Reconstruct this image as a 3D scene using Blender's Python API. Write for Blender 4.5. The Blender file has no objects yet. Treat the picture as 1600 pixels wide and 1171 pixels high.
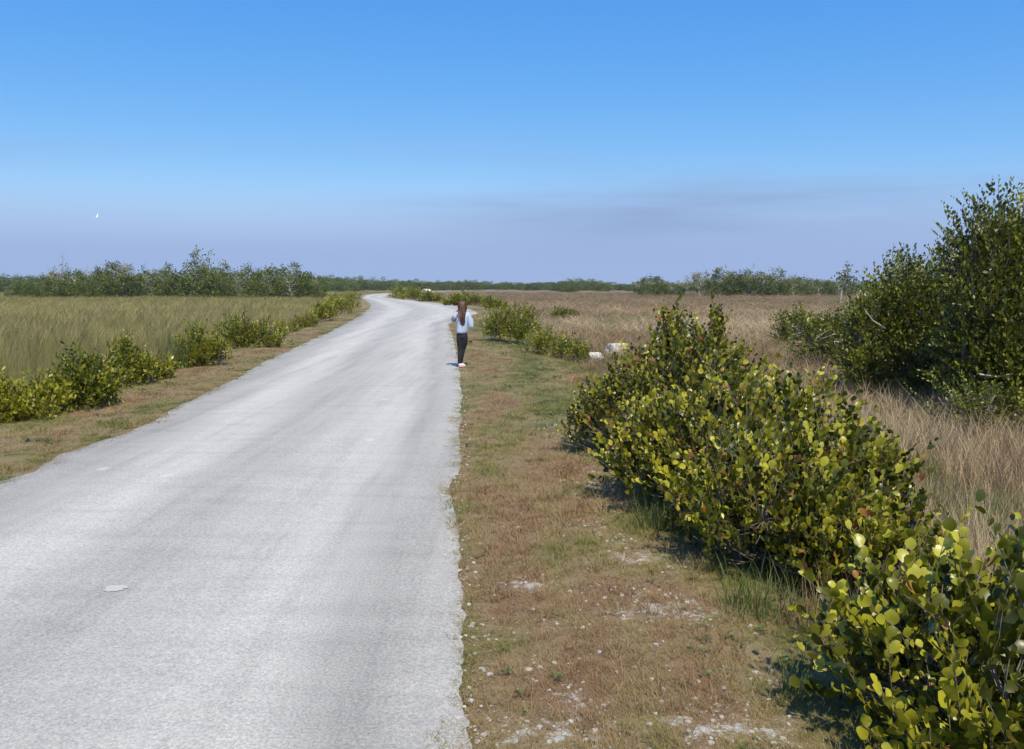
import bpy, math, random
import numpy as np
from mathutils import Vector, Matrix
from mathutils.bvhtree import BVHTree

SC = bpy.context.scene
COL = SC.collection
R = math.radians

# ------------------------------------------------------------------ camera, sky, sun, exposure
EYE, FPX, PITCH = 1.8, 1350.0, math.atan(138.5 / 1350.0)
cam_d = bpy.data.cameras.new('camera')
cam_d.sensor_width = 36.0
cam_d.lens = 36.0 * FPX / 1600.0
cam_d.clip_start = 0.05
cam_d.clip_end = 9000
cam = bpy.data.objects.new('camera', cam_d)
COL.objects.link(cam)
cam.location = (0, 0, EYE)
cam.rotation_euler = (math.pi / 2 - PITCH, 0, 0)
SC.camera = cam

SUN_EL, SUN_AZ = R(57), R(164)          # azimuth clockwise from +Y: behind the camera, to the right
SUN_DIR = Vector((math.sin(SUN_AZ) * math.cos(SUN_EL), math.cos(SUN_AZ) * math.cos(SUN_EL), math.sin(SUN_EL)))
world = bpy.data.worlds.new('World')
SC.world = world
world.use_nodes = True
wn, wl = world.node_tree.nodes, world.node_tree.links
wn.clear()
w_out = wn.new('ShaderNodeOutputWorld')
w_bg = wn.new('ShaderNodeBackground')
w_bg.inputs['Strength'].default_value = 0.11
w_sky = wn.new('ShaderNodeTexSky')
w_sky.sky_type = 'NISHITA'
w_sky.sun_disc = False
w_sky.sun_elevation = SUN_EL
w_sky.sun_rotation = SUN_AZ
w_sky.altitude = 0
w_sky.air_density = 1.0
w_sky.dust_density = 0.6
w_sky.ozone_density = 2.0
w_gam = wn.new('ShaderNodeGamma')
w_gam.inputs['Gamma'].default_value = 1.0
w_hsv = wn.new('ShaderNodeHueSaturation')
w_hsv.inputs['Saturation'].default_value = 1.15
w_hsv.inputs['Value'].default_value = 1.0
# thin smoke bands low over the horizon, all the way round
w_tc = wn.new('ShaderNodeTexCoord')
w_map = wn.new('ShaderNodeMapping')
w_map.inputs['Scale'].default_value = (1.3, 1.3, 13.0)
w_map.inputs['Location'].default_value = (1.9, 0.7, 0.25)
w_noi = wn.new('ShaderNodeTexNoise')
w_noi.inputs['Scale'].default_value = 1.7
w_noi.inputs['Detail'].default_value = 5
w_noi.inputs['Roughness'].default_value = 0.5
w_nr = wn.new('ShaderNodeMapRange')
w_nr.inputs['From Min'].default_value = 0.47
w_nr.inputs['From Max'].default_value = 0.80
w_sep = wn.new('ShaderNodeSeparateXYZ')
w_low = wn.new('ShaderNodeMapRange')     # how low in the sky the smoke lies
w_low.interpolation_type = 'SMOOTHSTEP'
w_low.inputs['From Min'].default_value = 0.19
w_low.inputs['From Max'].default_value = 0.07
w_mul = wn.new('ShaderNodeMath'); w_mul.operation = 'MULTIPLY'
w_hor = wn.new('ShaderNodeMapRange')     # the even smoke layer at the horizon
w_hor.interpolation_type = 'SMOOTHSTEP'
w_hor.inputs['From Min'].default_value = 0.12
w_hor.inputs['From Max'].default_value = 0.03
w_hor.inputs['To Max'].default_value = 1.0
w_max = wn.new('ShaderNodeMath'); w_max.operation = 'MAXIMUM'
w_amt = wn.new('ShaderNodeMath'); w_amt.operation = 'MULTIPLY'; w_amt.inputs[1].default_value = 0.9
w_mix = wn.new('ShaderNodeMixRGB')
w_mix.inputs['Color2'].default_value = (2.85, 4.05, 6.70, 1)
w_tint = wn.new('ShaderNodeMixRGB'); w_tint.blend_type = 'MULTIPLY'; w_tint.inputs['Fac'].default_value = 1.0
w_tint.inputs['Color2'].default_value = (0.86, 1.16, 1.43, 1)
w_sc = wn.new('ShaderNodeSeparateColor'); w_cc = wn.new('ShaderNodeCombineColor')
for ch, (k, p) in zip(('Red', 'Green', 'Blue'), ((0.785, 1.22), (1.43, 0.74), (4.14, 0.33))):
    a = wn.new('ShaderNodeMath'); a.operation = 'POWER'; a.inputs[1].default_value = p
    b = wn.new('ShaderNodeMath'); b.operation = 'MULTIPLY'; b.inputs[1].default_value = k
    wl.new(w_sc.outputs[ch], a.inputs[0]); wl.new(a.outputs[0], b.inputs[0]); wl.new(b.outputs[0], w_cc.inputs[ch])
def w_gauss(sock, centre, width):
    a = wn.new('ShaderNodeMath'); a.operation = 'SUBTRACT'; a.inputs[1].default_value = centre; wl.new(sock, a.inputs[0])
    b = wn.new('ShaderNodeMath'); b.operation = 'DIVIDE'; b.inputs[1].default_value = width; wl.new(a.outputs[0], b.inputs[0])
    c = wn.new('ShaderNodeMath'); c.operation = 'MULTIPLY'; wl.new(b.outputs[0], c.inputs[0]); wl.new(b.outputs[0], c.inputs[1])
    d = wn.new('ShaderNodeMath'); d.operation = 'MULTIPLY'; d.inputs[1].default_value = -1; wl.new(c.outputs[0], d.inputs[0])
    e = wn.new('ShaderNodeMath'); e.operation = 'EXPONENT'; wl.new(d.outputs[0], e.inputs[0])
    return e.outputs[0]
def w_prod(a, b):
    m = wn.new('ShaderNodeMath'); m.operation = 'MULTIPLY'
    for i, v in enumerate((a, b)):
        if isinstance(v, float): m.inputs[i].default_value = v
        else: wl.new(v, m.inputs[i])
    return m.outputs[0]
w_plume = wn.new('ShaderNodeMixRGB')      # the brush-fire smoke drifting low on the right
w_plume.inputs['Color2'].default_value = (2.5, 3.55, 5.95, 1)
w_front = wn.new('ShaderNodeMath'); w_front.operation = 'GREATER_THAN'; w_front.inputs[1].default_value = 0.0
wl.new(w_sep.outputs['Y'], w_front.inputs[0])
w_pn = wn.new('ShaderNodeMapRange'); w_pn.inputs['From Min'].default_value = 0.34; w_pn.inputs['From Max'].default_value = 0.66
wl.new(w_noi.outputs['Fac'], w_pn.inputs['Value'])
p1 = w_prod(w_gauss(w_sep.outputs['X'], 0.19, 0.28), w_gauss(w_sep.outputs['Z'], 0.085, 0.040))
wl.new(w_prod(w_prod(w_prod(p1, w_pn.outputs[0]), w_front.outputs[0]), 0.95), w_plume.inputs['Fac'])
wl.new(w_mix.outputs[0], w_plume.inputs['Color1'])
for a, b in ((w_sky.outputs[0], w_gam.inputs[0]), (w_gam.outputs[0], w_hsv.inputs['Color']),
             (w_hsv.outputs[0], w_tint.inputs['Color1']), (w_tint.outputs[0], w_sc.inputs[0]), (w_cc.outputs[0], w_mix.inputs['Color1']),
             (w_tc.outputs['Generated'], w_map.inputs[0]), (w_map.outputs[0], w_noi.inputs['Vector']),
             (w_noi.outputs['Fac'], w_nr.inputs['Value']), (w_tc.outputs['Generated'], w_sep.inputs[0]),
             (w_sep.outputs['Z'], w_low.inputs['Value']), (w_sep.outputs['Z'], w_hor.inputs['Value']),
             (w_nr.outputs[0], w_mul.inputs[0]), (w_low.outputs[0], w_mul.inputs[1]),
             (w_mul.outputs[0], w_max.inputs[0]), (w_hor.outputs[0], w_max.inputs[1]),
             (w_max.outputs[0], w_amt.inputs[0]), (w_amt.outputs[0], w_mix.inputs['Fac']),
             (w_plume.outputs[0], w_bg.inputs['Color']), (w_bg.outputs[0], w_out.inputs['Surface'])):
    wl.new(a, b)

sun_d = bpy.data.lights.new('sun', 'SUN')
sun_d.energy = 4.8
sun_d.angle = R(0.53)
sun_d.color = (1.0, 0.925, 0.77)
sun = bpy.data.objects.new('sun', sun_d)
COL.objects.link(sun)
sun.rotation_euler = SUN_DIR.to_track_quat('Z', 'Y').to_euler()

SC.view_settings.view_transform = 'Standard'
SC.view_settings.look = 'None'
SC.view_settings.exposure = 0.0
SC.view_settings.gamma = 1.0
SC.view_settings.use_curve_mapping = False
SC.render.engine = 'CYCLES'
SC.cycles.max_bounces = 6
SC.cycles.transparent_max_bounces = 4
SC.cycles.volume_bounces = 0

HAZE_DENSITY = 0.00016

# ------------------------------------------------------------------ helpers
def P(px, py, z=0.0):
    """Where the photograph's pixel meets the level z."""
    x, yi = (px - 800.0) / FPX, (585.5 - py) / FPX
    cy = math.cos(PITCH) + math.sin(PITCH) * yi
    cz = -math.sin(PITCH) + math.cos(PITCH) * yi
    t = (z - EYE) / cz
    return x * t, cy * t

def lin(c):
    return tuple(((v / 255.0 + 0.055) / 1.055) ** 2.4 if v > 10 else v / 255.0 / 12.92 for v in c)

def _hash(ix, iy, seed):
    h = np.sin(ix * 127.1 + iy * 311.7 + seed * 74.7) * 43758.5453
    return h - np.floor(h)

def vnoise(x, y, seed=0.0):
    ix, iy = np.floor(x), np.floor(y)
    fx, fy = x - ix, y - iy
    fx, fy = fx * fx * (3 - 2 * fx), fy * fy * (3 - 2 * fy)
    a, b = _hash(ix, iy, seed), _hash(ix + 1, iy, seed)
    c, d = _hash(ix, iy + 1, seed), _hash(ix + 1, iy + 1, seed)
    return (a * (1 - fx) + b * fx) * (1 - fy) + (c * (1 - fx) + d * fx) * fy

def fbm(x, y, seed=0.0, oct=3):
    s, a, t = 0.0, 0.5, 0.0
    for i in range(oct):
        s = s + a * vnoise(x * 2 ** i, y * 2 ** i, seed + i * 13.0)
        t += a
        a *= 0.5
    return s / t

def sstep(a, b, x):
    t = np.clip((x - a) / (b - a), 0, 1)
    return t * t * (3 - 2 * t)

def np_mesh(name, verts, faces, mat=None, tint=None, smooth=False, uv=None, attrs=None):
    """verts (n,3); faces: list of int arrays, each (m,k)."""
    me = bpy.data.meshes.new(name)
    verts = np.asarray(verts, dtype=np.float32)
    faces = [np.asarray(f, dtype=np.int32) for f in faces if len(f)]
    me.vertices.add(len(verts))
    me.vertices.foreach_set('co', verts.ravel())
    if faces:
        loops = np.concatenate([f.ravel() for f in faces])
        totals = np.concatenate([np.full(len(f), f.shape[1], dtype=np.int32) for f in faces])
        starts = np.concatenate([[0], np.cumsum(totals)[:-1]]).astype(np.int32)
        me.loops.add(len(loops))
        me.loops.foreach_set('vertex_index', loops)
        me.polygons.add(len(totals))
        me.polygons.foreach_set('loop_start', starts)
        if smooth:
            me.polygons.foreach_set('use_smooth', np.ones(len(totals), dtype=bool))
    me.update(calc_edges=True)
    if tint is not None:
        at = me.attributes.new('tint', 'FLOAT', 'POINT')
        at.data.foreach_set('value', np.asarray(tint, dtype=np.float32))
    for k, v in (attrs or {}).items():
        at = me.attributes.new(k, 'FLOAT', 'POINT')
        at.data.foreach_set('value', np.asarray(v, dtype=np.float32))
    if uv is not None and faces:
        l = me.uv_layers.new(name='UVMap')
        l.data.foreach_set('uv', np.asarray(uv, dtype=np.float32)[loops].ravel())
    if mat is not None:
        me.materials.append(mat)
    return me

def link(name, data, parent=None, loc=None, **props):
    o = bpy.data.objects.new(name, data)
    COL.objects.link(o)
    if parent is not None:
        o.parent = parent
    if loc is not None:
        o.location = loc
    for k, v in props.items():
        o[k] = v
    return o

def thing(name, label, category, loc, group=None, data=None):
    o = link(name, data, None, loc, label=label, category=category)
    if group:
        o['group'] = group
    return o

class Geo:
    """Collects tubes and loose faces, then becomes one mesh."""
    def __init__(self):
        self.v, self.q, self.t, self.c, self.n = [], [], [], [], 0
    def add(self, v, quads=(), tris=(), tint=0.5):
        v = np.asarray(v, dtype=np.float64)
        if len(quads): self.q.append(np.asarray(quads) + self.n)
        if len(tris): self.t.append(np.asarray(tris) + self.n)
        self.v.append(v)
        self.c.append(np.broadcast_to(np.asarray(tint, dtype=np.float64), (len(v),)))
        self.n += len(v)
    def tube(self, pts, rad, sides=5, tint=0.5, cap=True):
        pts = np.asarray(pts, dtype=np.float64)
        n = len(pts)
        rad = np.broadcast_to(np.asarray(rad, dtype=np.float64), (n,))
        tan = np.gradient(pts, axis=0)
        tan /= np.linalg.norm(tan, axis=1)[:, None] + 1e-9
        ref = np.array([1.0, 0, 0]) if abs(tan[0][0]) < 0.8 else np.array([0, 1.0, 0])
        a = np.cross(tan, ref); a /= np.linalg.norm(a, axis=1)[:, None] + 1e-9
        b = np.cross(tan, a)
        ang = np.arange(sides) * 2 * np.pi / sides
        ring = a[:, None, :] * np.cos(ang)[None, :, None] + b[:, None, :] * np.sin(ang)[None, :, None]
        v = (pts[:, None, :] + ring * rad[:, None, None]).reshape(-1, 3)
        i, j = np.meshgrid(np.arange(n - 1), np.arange(sides), indexing='ij')
        j2 = (j + 1) % sides
        q = np.stack([i * sides + j, i * sides + j2, (i + 1) * sides + j2, (i + 1) * sides + j], -1).reshape(-1, 4)
        tr = []
        if cap:
            v = np.vstack([v, pts[-1] + tan[-1] * rad[-1] * 0.7])
            e = len(v) - 1
            tr = [[(n - 1) * sides + k, (n - 1) * sides + (k + 1) % sides, e] for k in range(sides)]
        self.add(v, q, tr, tint)
    def mesh(self, name, mat, smooth=True):
        fs = []
        if self.q: fs.append(np.concatenate(self.q))
        if self.t: fs.append(np.concatenate(self.t))
        return np_mesh(name, np.concatenate(self.v), fs, mat, np.concatenate(self.c), smooth)

# ------------------------------------------------------------------ materials
def new_mat(name):
    m = bpy.data.materials.new(name)
    m.use_nodes = True
    nt = m.node_tree
    nt.nodes.clear()
    out = nt.nodes.new('ShaderNodeOutputMaterial')
    bs = nt.nodes.new('ShaderNodeBsdfPrincipled')
    nt.links.new(bs.outputs[0], out.inputs['Surface'])
    return m, nt, bs, out

def N(nt, kind, **kw):
    n = nt.nodes.new(kind)
    for k, v in kw.items():
        setattr(n, k, v)
    return n

def noise_n(nt, scale, vec=None, detail=3, rough=0.55):
    n = N(nt, 'ShaderNodeTexNoise')
    n.inputs['Scale'].default_value = scale
    n.inputs['Detail'].default_value = detail
    n.inputs['Roughness'].default_value = rough
    if vec is not None:
        nt.links.new(vec, n.inputs['Vector'])
    return n

def ramp_n(nt, stops, fac, interp='LINEAR'):
    r = N(nt, 'ShaderNodeValToRGB')
    r.color_ramp.interpolation = interp
    e = r.color_ramp.elements
    while len(e) > 1:
        e.remove(e[-1])
    e[0].position = stops[0][0]; e[0].color = (*stops[0][1], 1)
    for p, c in stops[1:]:
        k = e.new(p); k.color = (*c, 1)
    nt.links.new(fac, r.inputs['Fac'])
    return r

def math_n(nt, op, a, b=None, clamp=False):
    m = N(nt, 'ShaderNodeMath', operation=op, use_clamp=clamp)
    for i, v in enumerate((a, b)):
        if v is None: continue
        if isinstance(v, (int, float)): m.inputs[i].default_value = v
        else: nt.links.new(v, m.inputs[i])
    return m.outputs[0]

def mix_n(nt, fac, a, b, blend='MIX'):
    m = N(nt, 'ShaderNodeMixRGB', blend_type=blend)
    for i, v in zip((0, 1, 2), (fac, a, b)):
        if isinstance(v, (int, float)): m.inputs[i].default_value = v
        elif isinstance(v, tuple): m.inputs[i].default_value = (*v, 1)
        else: nt.links.new(v, m.inputs[i])
    return m.outputs[0]

def maprange(nt, v, a, b, c=0.0, d=1.0):
    m = N(nt, 'ShaderNodeMapRange')
    m.inputs[1].default_value, m.inputs[2].default_value = a, b
    m.inputs[3].default_value, m.inputs[4].default_value = c, d
    nt.links.new(v, m.inputs[0])
    return m.outputs[0]

def leaf_material(name, stops, rough=0.36, transl=0.25, spec=0.5, vary=0.25):
    m, nt, bs, out = new_mat(name)
    at = N(nt, 'ShaderNodeAttribute', attribute_name='tint')
    geo = N(nt, 'ShaderNodeNewGeometry')
    nz = noise_n(nt, 2.3, geo.outputs['Position'], 2)
    n2 = noise_n(nt, 45.0, geo.outputs['Position'], 2)
    f = math_n(nt, 'ADD', at.outputs['Fac'], math_n(nt, 'MULTIPLY', math_n(nt, 'SUBTRACT', nz.outputs['Fac'], 0.5), vary))
    f = math_n(nt, 'ADD', f, math_n(nt, 'MULTIPLY', math_n(nt, 'SUBTRACT', n2.outputs['Fac'], 0.5), 0.12), True)
    rp = ramp_n(nt, stops, f)
    nt.links.new(rp.outputs[0], bs.inputs['Base Color'])
    bs.inputs['Roughness'].default_value = rough
    bs.inputs['Specular IOR Level'].default_value = spec
    tr = N(nt, 'ShaderNodeBsdfTranslucent')
    tc = mix_n(nt, 1.0, rp.outputs[0], (1.25, 1.25, 0.6), 'MULTIPLY')
    nt.links.new(tc, tr.inputs['Color'])
    mx = N(nt, 'ShaderNodeMixShader')
    mx.inputs[0].default_value = transl
    nt.links.new(bs.outputs[0], mx.inputs[1]); nt.links.new(tr.outputs[0], mx.inputs[2])
    nt.links.new(mx.outputs[0], out.inputs['Surface'])
    return m

M_COCO = leaf_material('cocoplum_leaf', [
    (0.00, (0.022, 0.030, 0.005)), (0.30, (0.066, 0.076, 0.007)), (0.55, (0.158, 0.160, 0.010)),
    (0.78, (0.310, 0.295, 0.020)), (0.90, (0.450, 0.415, 0.040)), (0.95, (0.340, 0.200, 0.040)), (1.0, (0.300, 0.110, 0.040))],
    rough=0.35, transl=0.14, spec=0.42)
M_COCO_FAR = leaf_material('roadside_leaf', [
    (0.0, (0.038, 0.050, 0.007)), (0.4, (0.128, 0.144, 0.009)), (0.75, (0.282, 0.277, 0.019)),
    (0.95, (0.422, 0.378, 0.038)), (1.0, (0.333, 0.177, 0.033))], rough=0.4, transl=0.2)
M_DARK = leaf_material('shrub_leaf', [
    (0.0, (0.034, 0.044, 0.007)), (0.4, (0.098, 0.115, 0.011)), (0.75, (0.210, 0.210, 0.019)),
    (0.96, (0.280, 0.262, 0.033)), (1.0, (0.280, 0.146, 0.038))], rough=0.4, transl=0.15)
M_GROVE = leaf_material('grove_leaf', [
    (0.0, (0.032, 0.052, 0.007)), (0.45, (0.084, 0.118, 0.012)), (0.8, (0.178, 0.202, 0.031)),
    (1.0, (0.216, 0.213, 0.076))], rough=0.5, transl=0.15, spec=0.3)
M_PALE = leaf_material('pale_leaf', [
    (0.0, (0.09, 0.11, 0.05)), (0.5, (0.16, 0.17, 0.10)), (1.0, (0.30, 0.28, 0.20))], rough=0.55, transl=0.15, spec=0.3)

def bark_material(name, c1, c2, scale=30):
    m, nt, bs, out = new_mat(name)
    tc = N(nt, 'ShaderNodeTexCoord')
    n = noise_n(nt, scale, tc.outputs['Object'], 4)
    rp = ramp_n(nt, [(0.3, c1), (0.7, c2)], n.outputs['Fac'])
    nt.links.new(rp.outputs[0], bs.inputs['Base Color'])
    bs.inputs['Roughness'].default_value = 0.85
    bp = N(nt, 'ShaderNodeBump'); bp.inputs['Strength'].default_value = 0.5
    nt.links.new(n.outputs['Fac'], bp.inputs['Height']); nt.links.new(bp.outputs[0], bs.inputs['Normal'])
    return m
M_BARK = bark_material('bark', (0.11, 0.085, 0.06), (0.24, 0.20, 0.155))
M_PALEBARK = bark_material('pale_bark', (0.30, 0.27, 0.23), (0.50, 0.47, 0.42), 12)
M_DEAD = bark_material('dead_wood', (0.34, 0.30, 0.25), (0.60, 0.56, 0.50), 40)

def grass_material(name, stops, patch=0.55, blade=0.30, inst=0.30, scale=None, rough=0.6):
    m, nt, bs, out = new_mat(name)
    pa = N(nt, 'ShaderNodeAttribute', attribute_name='patch')
    pa.attribute_type = 'INSTANCER'
    p = pa.outputs['Fac']
    at = N(nt, 'ShaderNodeAttribute', attribute_name='tint')
    oi = N(nt, 'ShaderNodeObjectInfo')
    f = math_n(nt, 'ADD', math_n(nt, 'MULTIPLY', p, patch), math_n(nt, 'MULTIPLY', at.outputs['Fac'], blade))
    f = math_n(nt, 'ADD', f, math_n(nt, 'MULTIPLY', oi.outputs['Random'], inst), True)
    rp = ramp_n(nt, stops, f)
    nt.links.new(rp.outputs[0], bs.inputs['Base Color'])
    bs.inputs['Roughness'].default_value = rough
    bs.inputs['Specular IOR Level'].default_value = 0.25
    tr = N(nt, 'ShaderNodeBsdfTranslucent')
    nt.links.new(rp.outputs[0], tr.inputs['Color'])
    mx = N(nt, 'ShaderNodeMixShader'); mx.inputs[0].default_value = 0.3
    nt.links.new(bs.outputs[0], mx.inputs[1]); nt.links.new(tr.outputs[0], mx.inputs[2])
    nt.links.new(mx.outputs[0], out.inputs['Surface'])
    return m

def verge_patch(x, y):
    """0 = dry red-brown, 0.5 = straw, 1 = green."""
    d = off_road(x, y); right = x > right_x(y)
    p = np.clip((0.5 * fbm(x * 1.3, y * 0.45, 131, 4) + 0.5 * fbm(x * 3.4, y * 1.9, 137, 3) - 0.28) / 0.36, 0, 1)
    g = 0.42 * np.exp(-((d - 1.7) / 0.6) ** 2) * sstep(6, 12, y) - 0.20 * np.exp(-((d - 0.55) / 0.5) ** 2)
    gl = 0.10 * np.exp(-((d - 1.9) / 0.4) ** 2) - 0.26 * np.exp(-((d - 0.9) / 0.5) ** 2) + 0.12 * np.exp(-(d / 0.3) ** 2)
    return np.clip(p + np.where(right, g, gl), 0, 1)
PALE_X, PALE_Y = 12.5, 46.0
def marsh_patch(x, y):
    """0 = olive, 0.5 = brown, 1 = pale straw."""
    r = np.hypot(x, y)
    p = np.clip((0.6 * fbm(x * 0.05 + 3, y * 0.12, 141, 4) + 0.4 * fbm(x * 0.45, y * 0.45, 147, 3) - 0.30) / 0.40, 0, 1)
    p = p * (1 - 0.75 * sstep(75, 130, r)) + 0.65 * np.exp(-((x - PALE_X) / 6) ** 2 - ((y - PALE_Y) / 12) ** 2)
    return np.clip(p, 0, 1)
VERGE_STOPS = [(0.0, (0.222, 0.109, 0.051)), (0.2, (0.315, 0.180, 0.085)), (0.38, (0.407, 0.280, 0.138)),
               (0.54, (0.352, 0.270, 0.126)), (0.68, (0.297, 0.261, 0.076)), (0.84, (0.195, 0.204, 0.045)), (1.0, (0.111, 0.147, 0.028))]
M_VERGE = grass_material('verge_turf', VERGE_STOPS)
M_MARSH_L = grass_material('sawgrass_blade', [(0.0, (0.153, 0.169, 0.055)), (0.3, (0.234, 0.225, 0.073)), (0.55, (0.351, 0.298, 0.107)),
                           (0.8, (0.469, 0.381, 0.162)), (1.0, (0.585, 0.495, 0.247))], patch=0.35, blade=0.36, inst=0.42, scale=0.05)
M_MARSH_R = grass_material('dry_grass_blade', [(0.0, (0.138, 0.126, 0.043)), (0.28, (0.201, 0.152, 0.062)), (0.5, (0.310, 0.204, 0.104)),
                           (0.75, (0.420, 0.299, 0.166)), (1.0, (0.604, 0.485, 0.298))], patch=0.50, blade=0.34, inst=0.42, scale=0.055)
M_GREENBLADE = grass_material('green_blade', [(0.0, (0.07, 0.10, 0.025)), (0.5, (0.14, 0.19, 0.045)), (0.85, (0.26, 0.25, 0.09)), (1.0, (0.42, 0.33, 0.17))],
                              patch=0.2, blade=0.6, inst=0.2, scale=1.0)
M_HERB = leaf_material('herb_leaf', [(0.0, (0.05, 0.085, 0.018)), (0.6, (0.115, 0.165, 0.03)), (1.0, (0.26, 0.28, 0.07))], rough=0.5, transl=0.25)

# ------------------------------------------------------------------ the road's edges
RIGHT_PX = [(733, 1171), (728, 1050), (723, 950), (715, 850), (706, 795), (704, 765), (719, 738), (718, 680), (721, 620), (720, 590),
            (718, 572), (712, 545), (706, 520), (700, 507), (728, 497), (748, 490), (738, 484.5), (700, 476.5), (640, 469), (600, 465.2), (611, 462), (628, 458.8)]
LEFT_PX = [(0, 752), (50, 738), (100, 712), (200, 677), (270, 640), (340, 607), (440, 553), (520, 517), (560, 495), (577, 482.5),
           (580, 477), (572, 470), (562, 464.8), (565, 462.3), (580, 459.8), (622, 457.4)]
RP = np.array([(-0.05, -14), (-0.1, -2)] + [P(*p) for p in RIGHT_PX] + [(-22, 330), (10, 480)])
LP = np.array([(-2.9, -14), (-3.9, 0)] + [P(*p) for p in LEFT_PX] + [(-22, 345), (10, 500)])
def right_x(y): return np.interp(y, RP[:, 1], RP[:, 0])
def left_x(y): return np.interp(y, LP[:, 1], LP[:, 0])
def off_road(x, y):
    """Metres outside the nearer road edge (negative on the road)."""
    return np.maximum(x - right_x(y), left_x(y) - x)
MARSH_Z = -0.38
def height(x, y):
    d = off_road(x, y)
    z = MARSH_Z * sstep(1.0, 4.6, d)
    bump = (fbm(x * 0.9, y * 0.9, 3.0) - 0.5) * 0.12 + (fbm(x * 4.0, y * 4.0, 8.0, 2) - 0.5) * 0.035
    near = 1.0 - sstep(60, 160, np.hypot(x, y))
    return z + bump * sstep(0.05, 1.0, d) * near + 0.006 * sstep(0.0, 0.15, d)

# pale patches of bare marl on the right verge: (px, py, rx, ry in metres, strength)
CHALK = [(820, 925, 0.22, 0.16, 0.8), (985, 885, 0.30, 0.20, 0.9), (1045, 893, 0.22, 0.14, 0.8), (1040, 970, 0.34, 0.17, 1.0), (1010, 945, 0.2, 0.1, 0.7),
         (1080, 985, 0.16, 0.12, 0.7), (940, 765, 0.32, 0.55, 0.6), (925, 740, 0.25, 0.5, 0.55), (860, 667, 0.22, 0.8, 0.6), (905, 1110, 0.16, 0.18, 0.8), (875, 1158, 0.5, 0.14, 0.75),
         (1110, 1150, 0.42, 0.16, 0.8), (1150, 1165, 0.3, 0.12, 0.8), (925, 838, 0.14, 0.3, 0.55), (965, 858, 0.12, 0.2, 0.7), (840, 985, 0.2, 0.2, 0.35),
         (880, 1060, 0.3, 0.2, 0.3), (1215, 1060, 0.25, 0.2, 0.45), (712, 835, 0.05, 0.8, 0.3), (945, 800, 0.2, 0.3, 0.4), (790, 830, 0.12, 0.12, 0.4), (1130, 1110, 0.15, 0.1, 0.5)]
CHALK_W = [(*P(px, py, -0.03), rx, ry, s) for px, py, rx, ry, s in CHALK]
def chalk(x, y):
    c = np.zeros_like(np.asarray(x, dtype=np.float64))
    for cx, cy, rx, ry, s in CHALK_W:
        q = ((x - cx) / rx) ** 2 + ((y - cy) / ry) ** 2
        c = np.maximum(c, s * np.exp(-q * 0.9))
    return c

# ------------------------------------------------------------------ ground: one sheet out to the horizon
def lines(parts):
    out = []
    for a, b, step in parts:
        out += list(np.arange(a, b - 1e-6, step))
    out.append(parts[-1][1])
    return np.array(out)
gx = np.concatenate([-np.geomspace(4500, 62, 22), lines([(-60, -14, 1.2), (-14, -1.5, 0.4), (-1.5, 4.5, 0.09), (4.5, 12, 0.4), (12, 60, 1.2)]), np.geomspace(62, 4500, 22)])
gy = np.concatenate([-np.geomspace(4500, 16, 16), lines([(-14, 1.5, 0.8), (1.5, 13, 0.09), (13, 30, 0.3), (30, 90, 0.8), (90, 340, 2.0)]), np.geomspace(345, 5500, 26)])
GX, GY = np.meshgrid(gx, gy)
d_road = off_road(GX, GY)
GZ = height(GX, GY) - 0.012 * (1 - sstep(0.0, 0.1, d_road))
ny, nx = GX.shape
idx = np.arange(ny * nx).reshape(ny, nx)
quads = np.stack([idx[:-1, :-1], idx[:-1, 1:], idx[1:, 1:], idx[1:, :-1]], -1).reshape(-1, 4)
marsh_amt = sstep(2.2, 4.2, d_road)
right_side = (GX > right_x(GY)).astype(float)
chalk_amt = chalk(GX, GY) * (np.hypot(GX, GY) < 30)

m, nt, bs, out = new_mat('marl_soil')
geo = N(nt, 'ShaderNodeNewGeometry'); pos = geo.outputs['Position']
a_m = N(nt, 'ShaderNodeAttribute', attribute_name='marsh').outputs['Fac']
a_r = N(nt, 'ShaderNodeAttribute', attribute_name='right_side').outputs['Fac']
a_c = N(nt, 'ShaderNodeAttribute', attribute_name='chalk').outputs['Fac']
vp = N(nt, 'ShaderNodeAttribute', attribute_name='patch').outputs['Fac']
turf = ramp_n(nt, [(p, tuple(v * 0.72 for v in c)) for p, c in VERGE_STOPS], vp).outputs[0]
fine = noise_n(nt, 60, pos, 4, 0.7)
mid = noise_n(nt, 14, pos, 4, 0.65)
turf = mix_n(nt, math_n(nt, 'MULTIPLY', mid.outputs['Fac'], 0.85), turf, (0.22, 0.165, 0.105))
turf = mix_n(nt, maprange(nt, fine.outputs['Fac'], 0.35, 0.75, 0.0, 0.6), turf, (0.34, 0.265, 0.17))
far = noise_n(nt, 0.035, pos, 4, 0.6)
marL = ramp_n(nt, [(0.3, (0.16, 0.14, 0.055)), (0.7, (0.25, 0.195, 0.085))], far.outputs['Fac']).outputs[0]
marR = ramp_n(nt, [(0.3, (0.17, 0.14, 0.07)), (0.7, (0.27, 0.19, 0.125))], far.outputs['Fac']).outputs[0]
mar = mix_n(nt, a_r, marL, marR)
mar = mix_n(nt, math_n(nt, 'MULTIPLY', mid.outputs['Fac'], 0.5), mar, (0.16, 0.13, 0.085))
col = mix_n(nt, a_m, turf, mar)
cn = noise_n(nt, 13, pos, 6, 0.75)
ck = math_n(nt, 'ADD', math_n(nt, 'MULTIPLY', a_c, 0.80), math_n(nt, 'MULTIPLY', math_n(nt, 'SUBTRACT', cn.outputs['Fac'], 0.5), 2.6))
ck = maprange(nt, ck, 0.50, 0.76)
ckc = ramp_n(nt, [(0.3, (0.40, 0.37, 0.31)), (0.6, (0.62, 0.60, 0.54))], fine.outputs['Fac']).outputs[0]
col = mix_n(nt, ck, col, ckc)
nt.links.new(col, bs.inputs['Base Color'])
bs.inputs['Roughness'].default_value = 0.95
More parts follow.
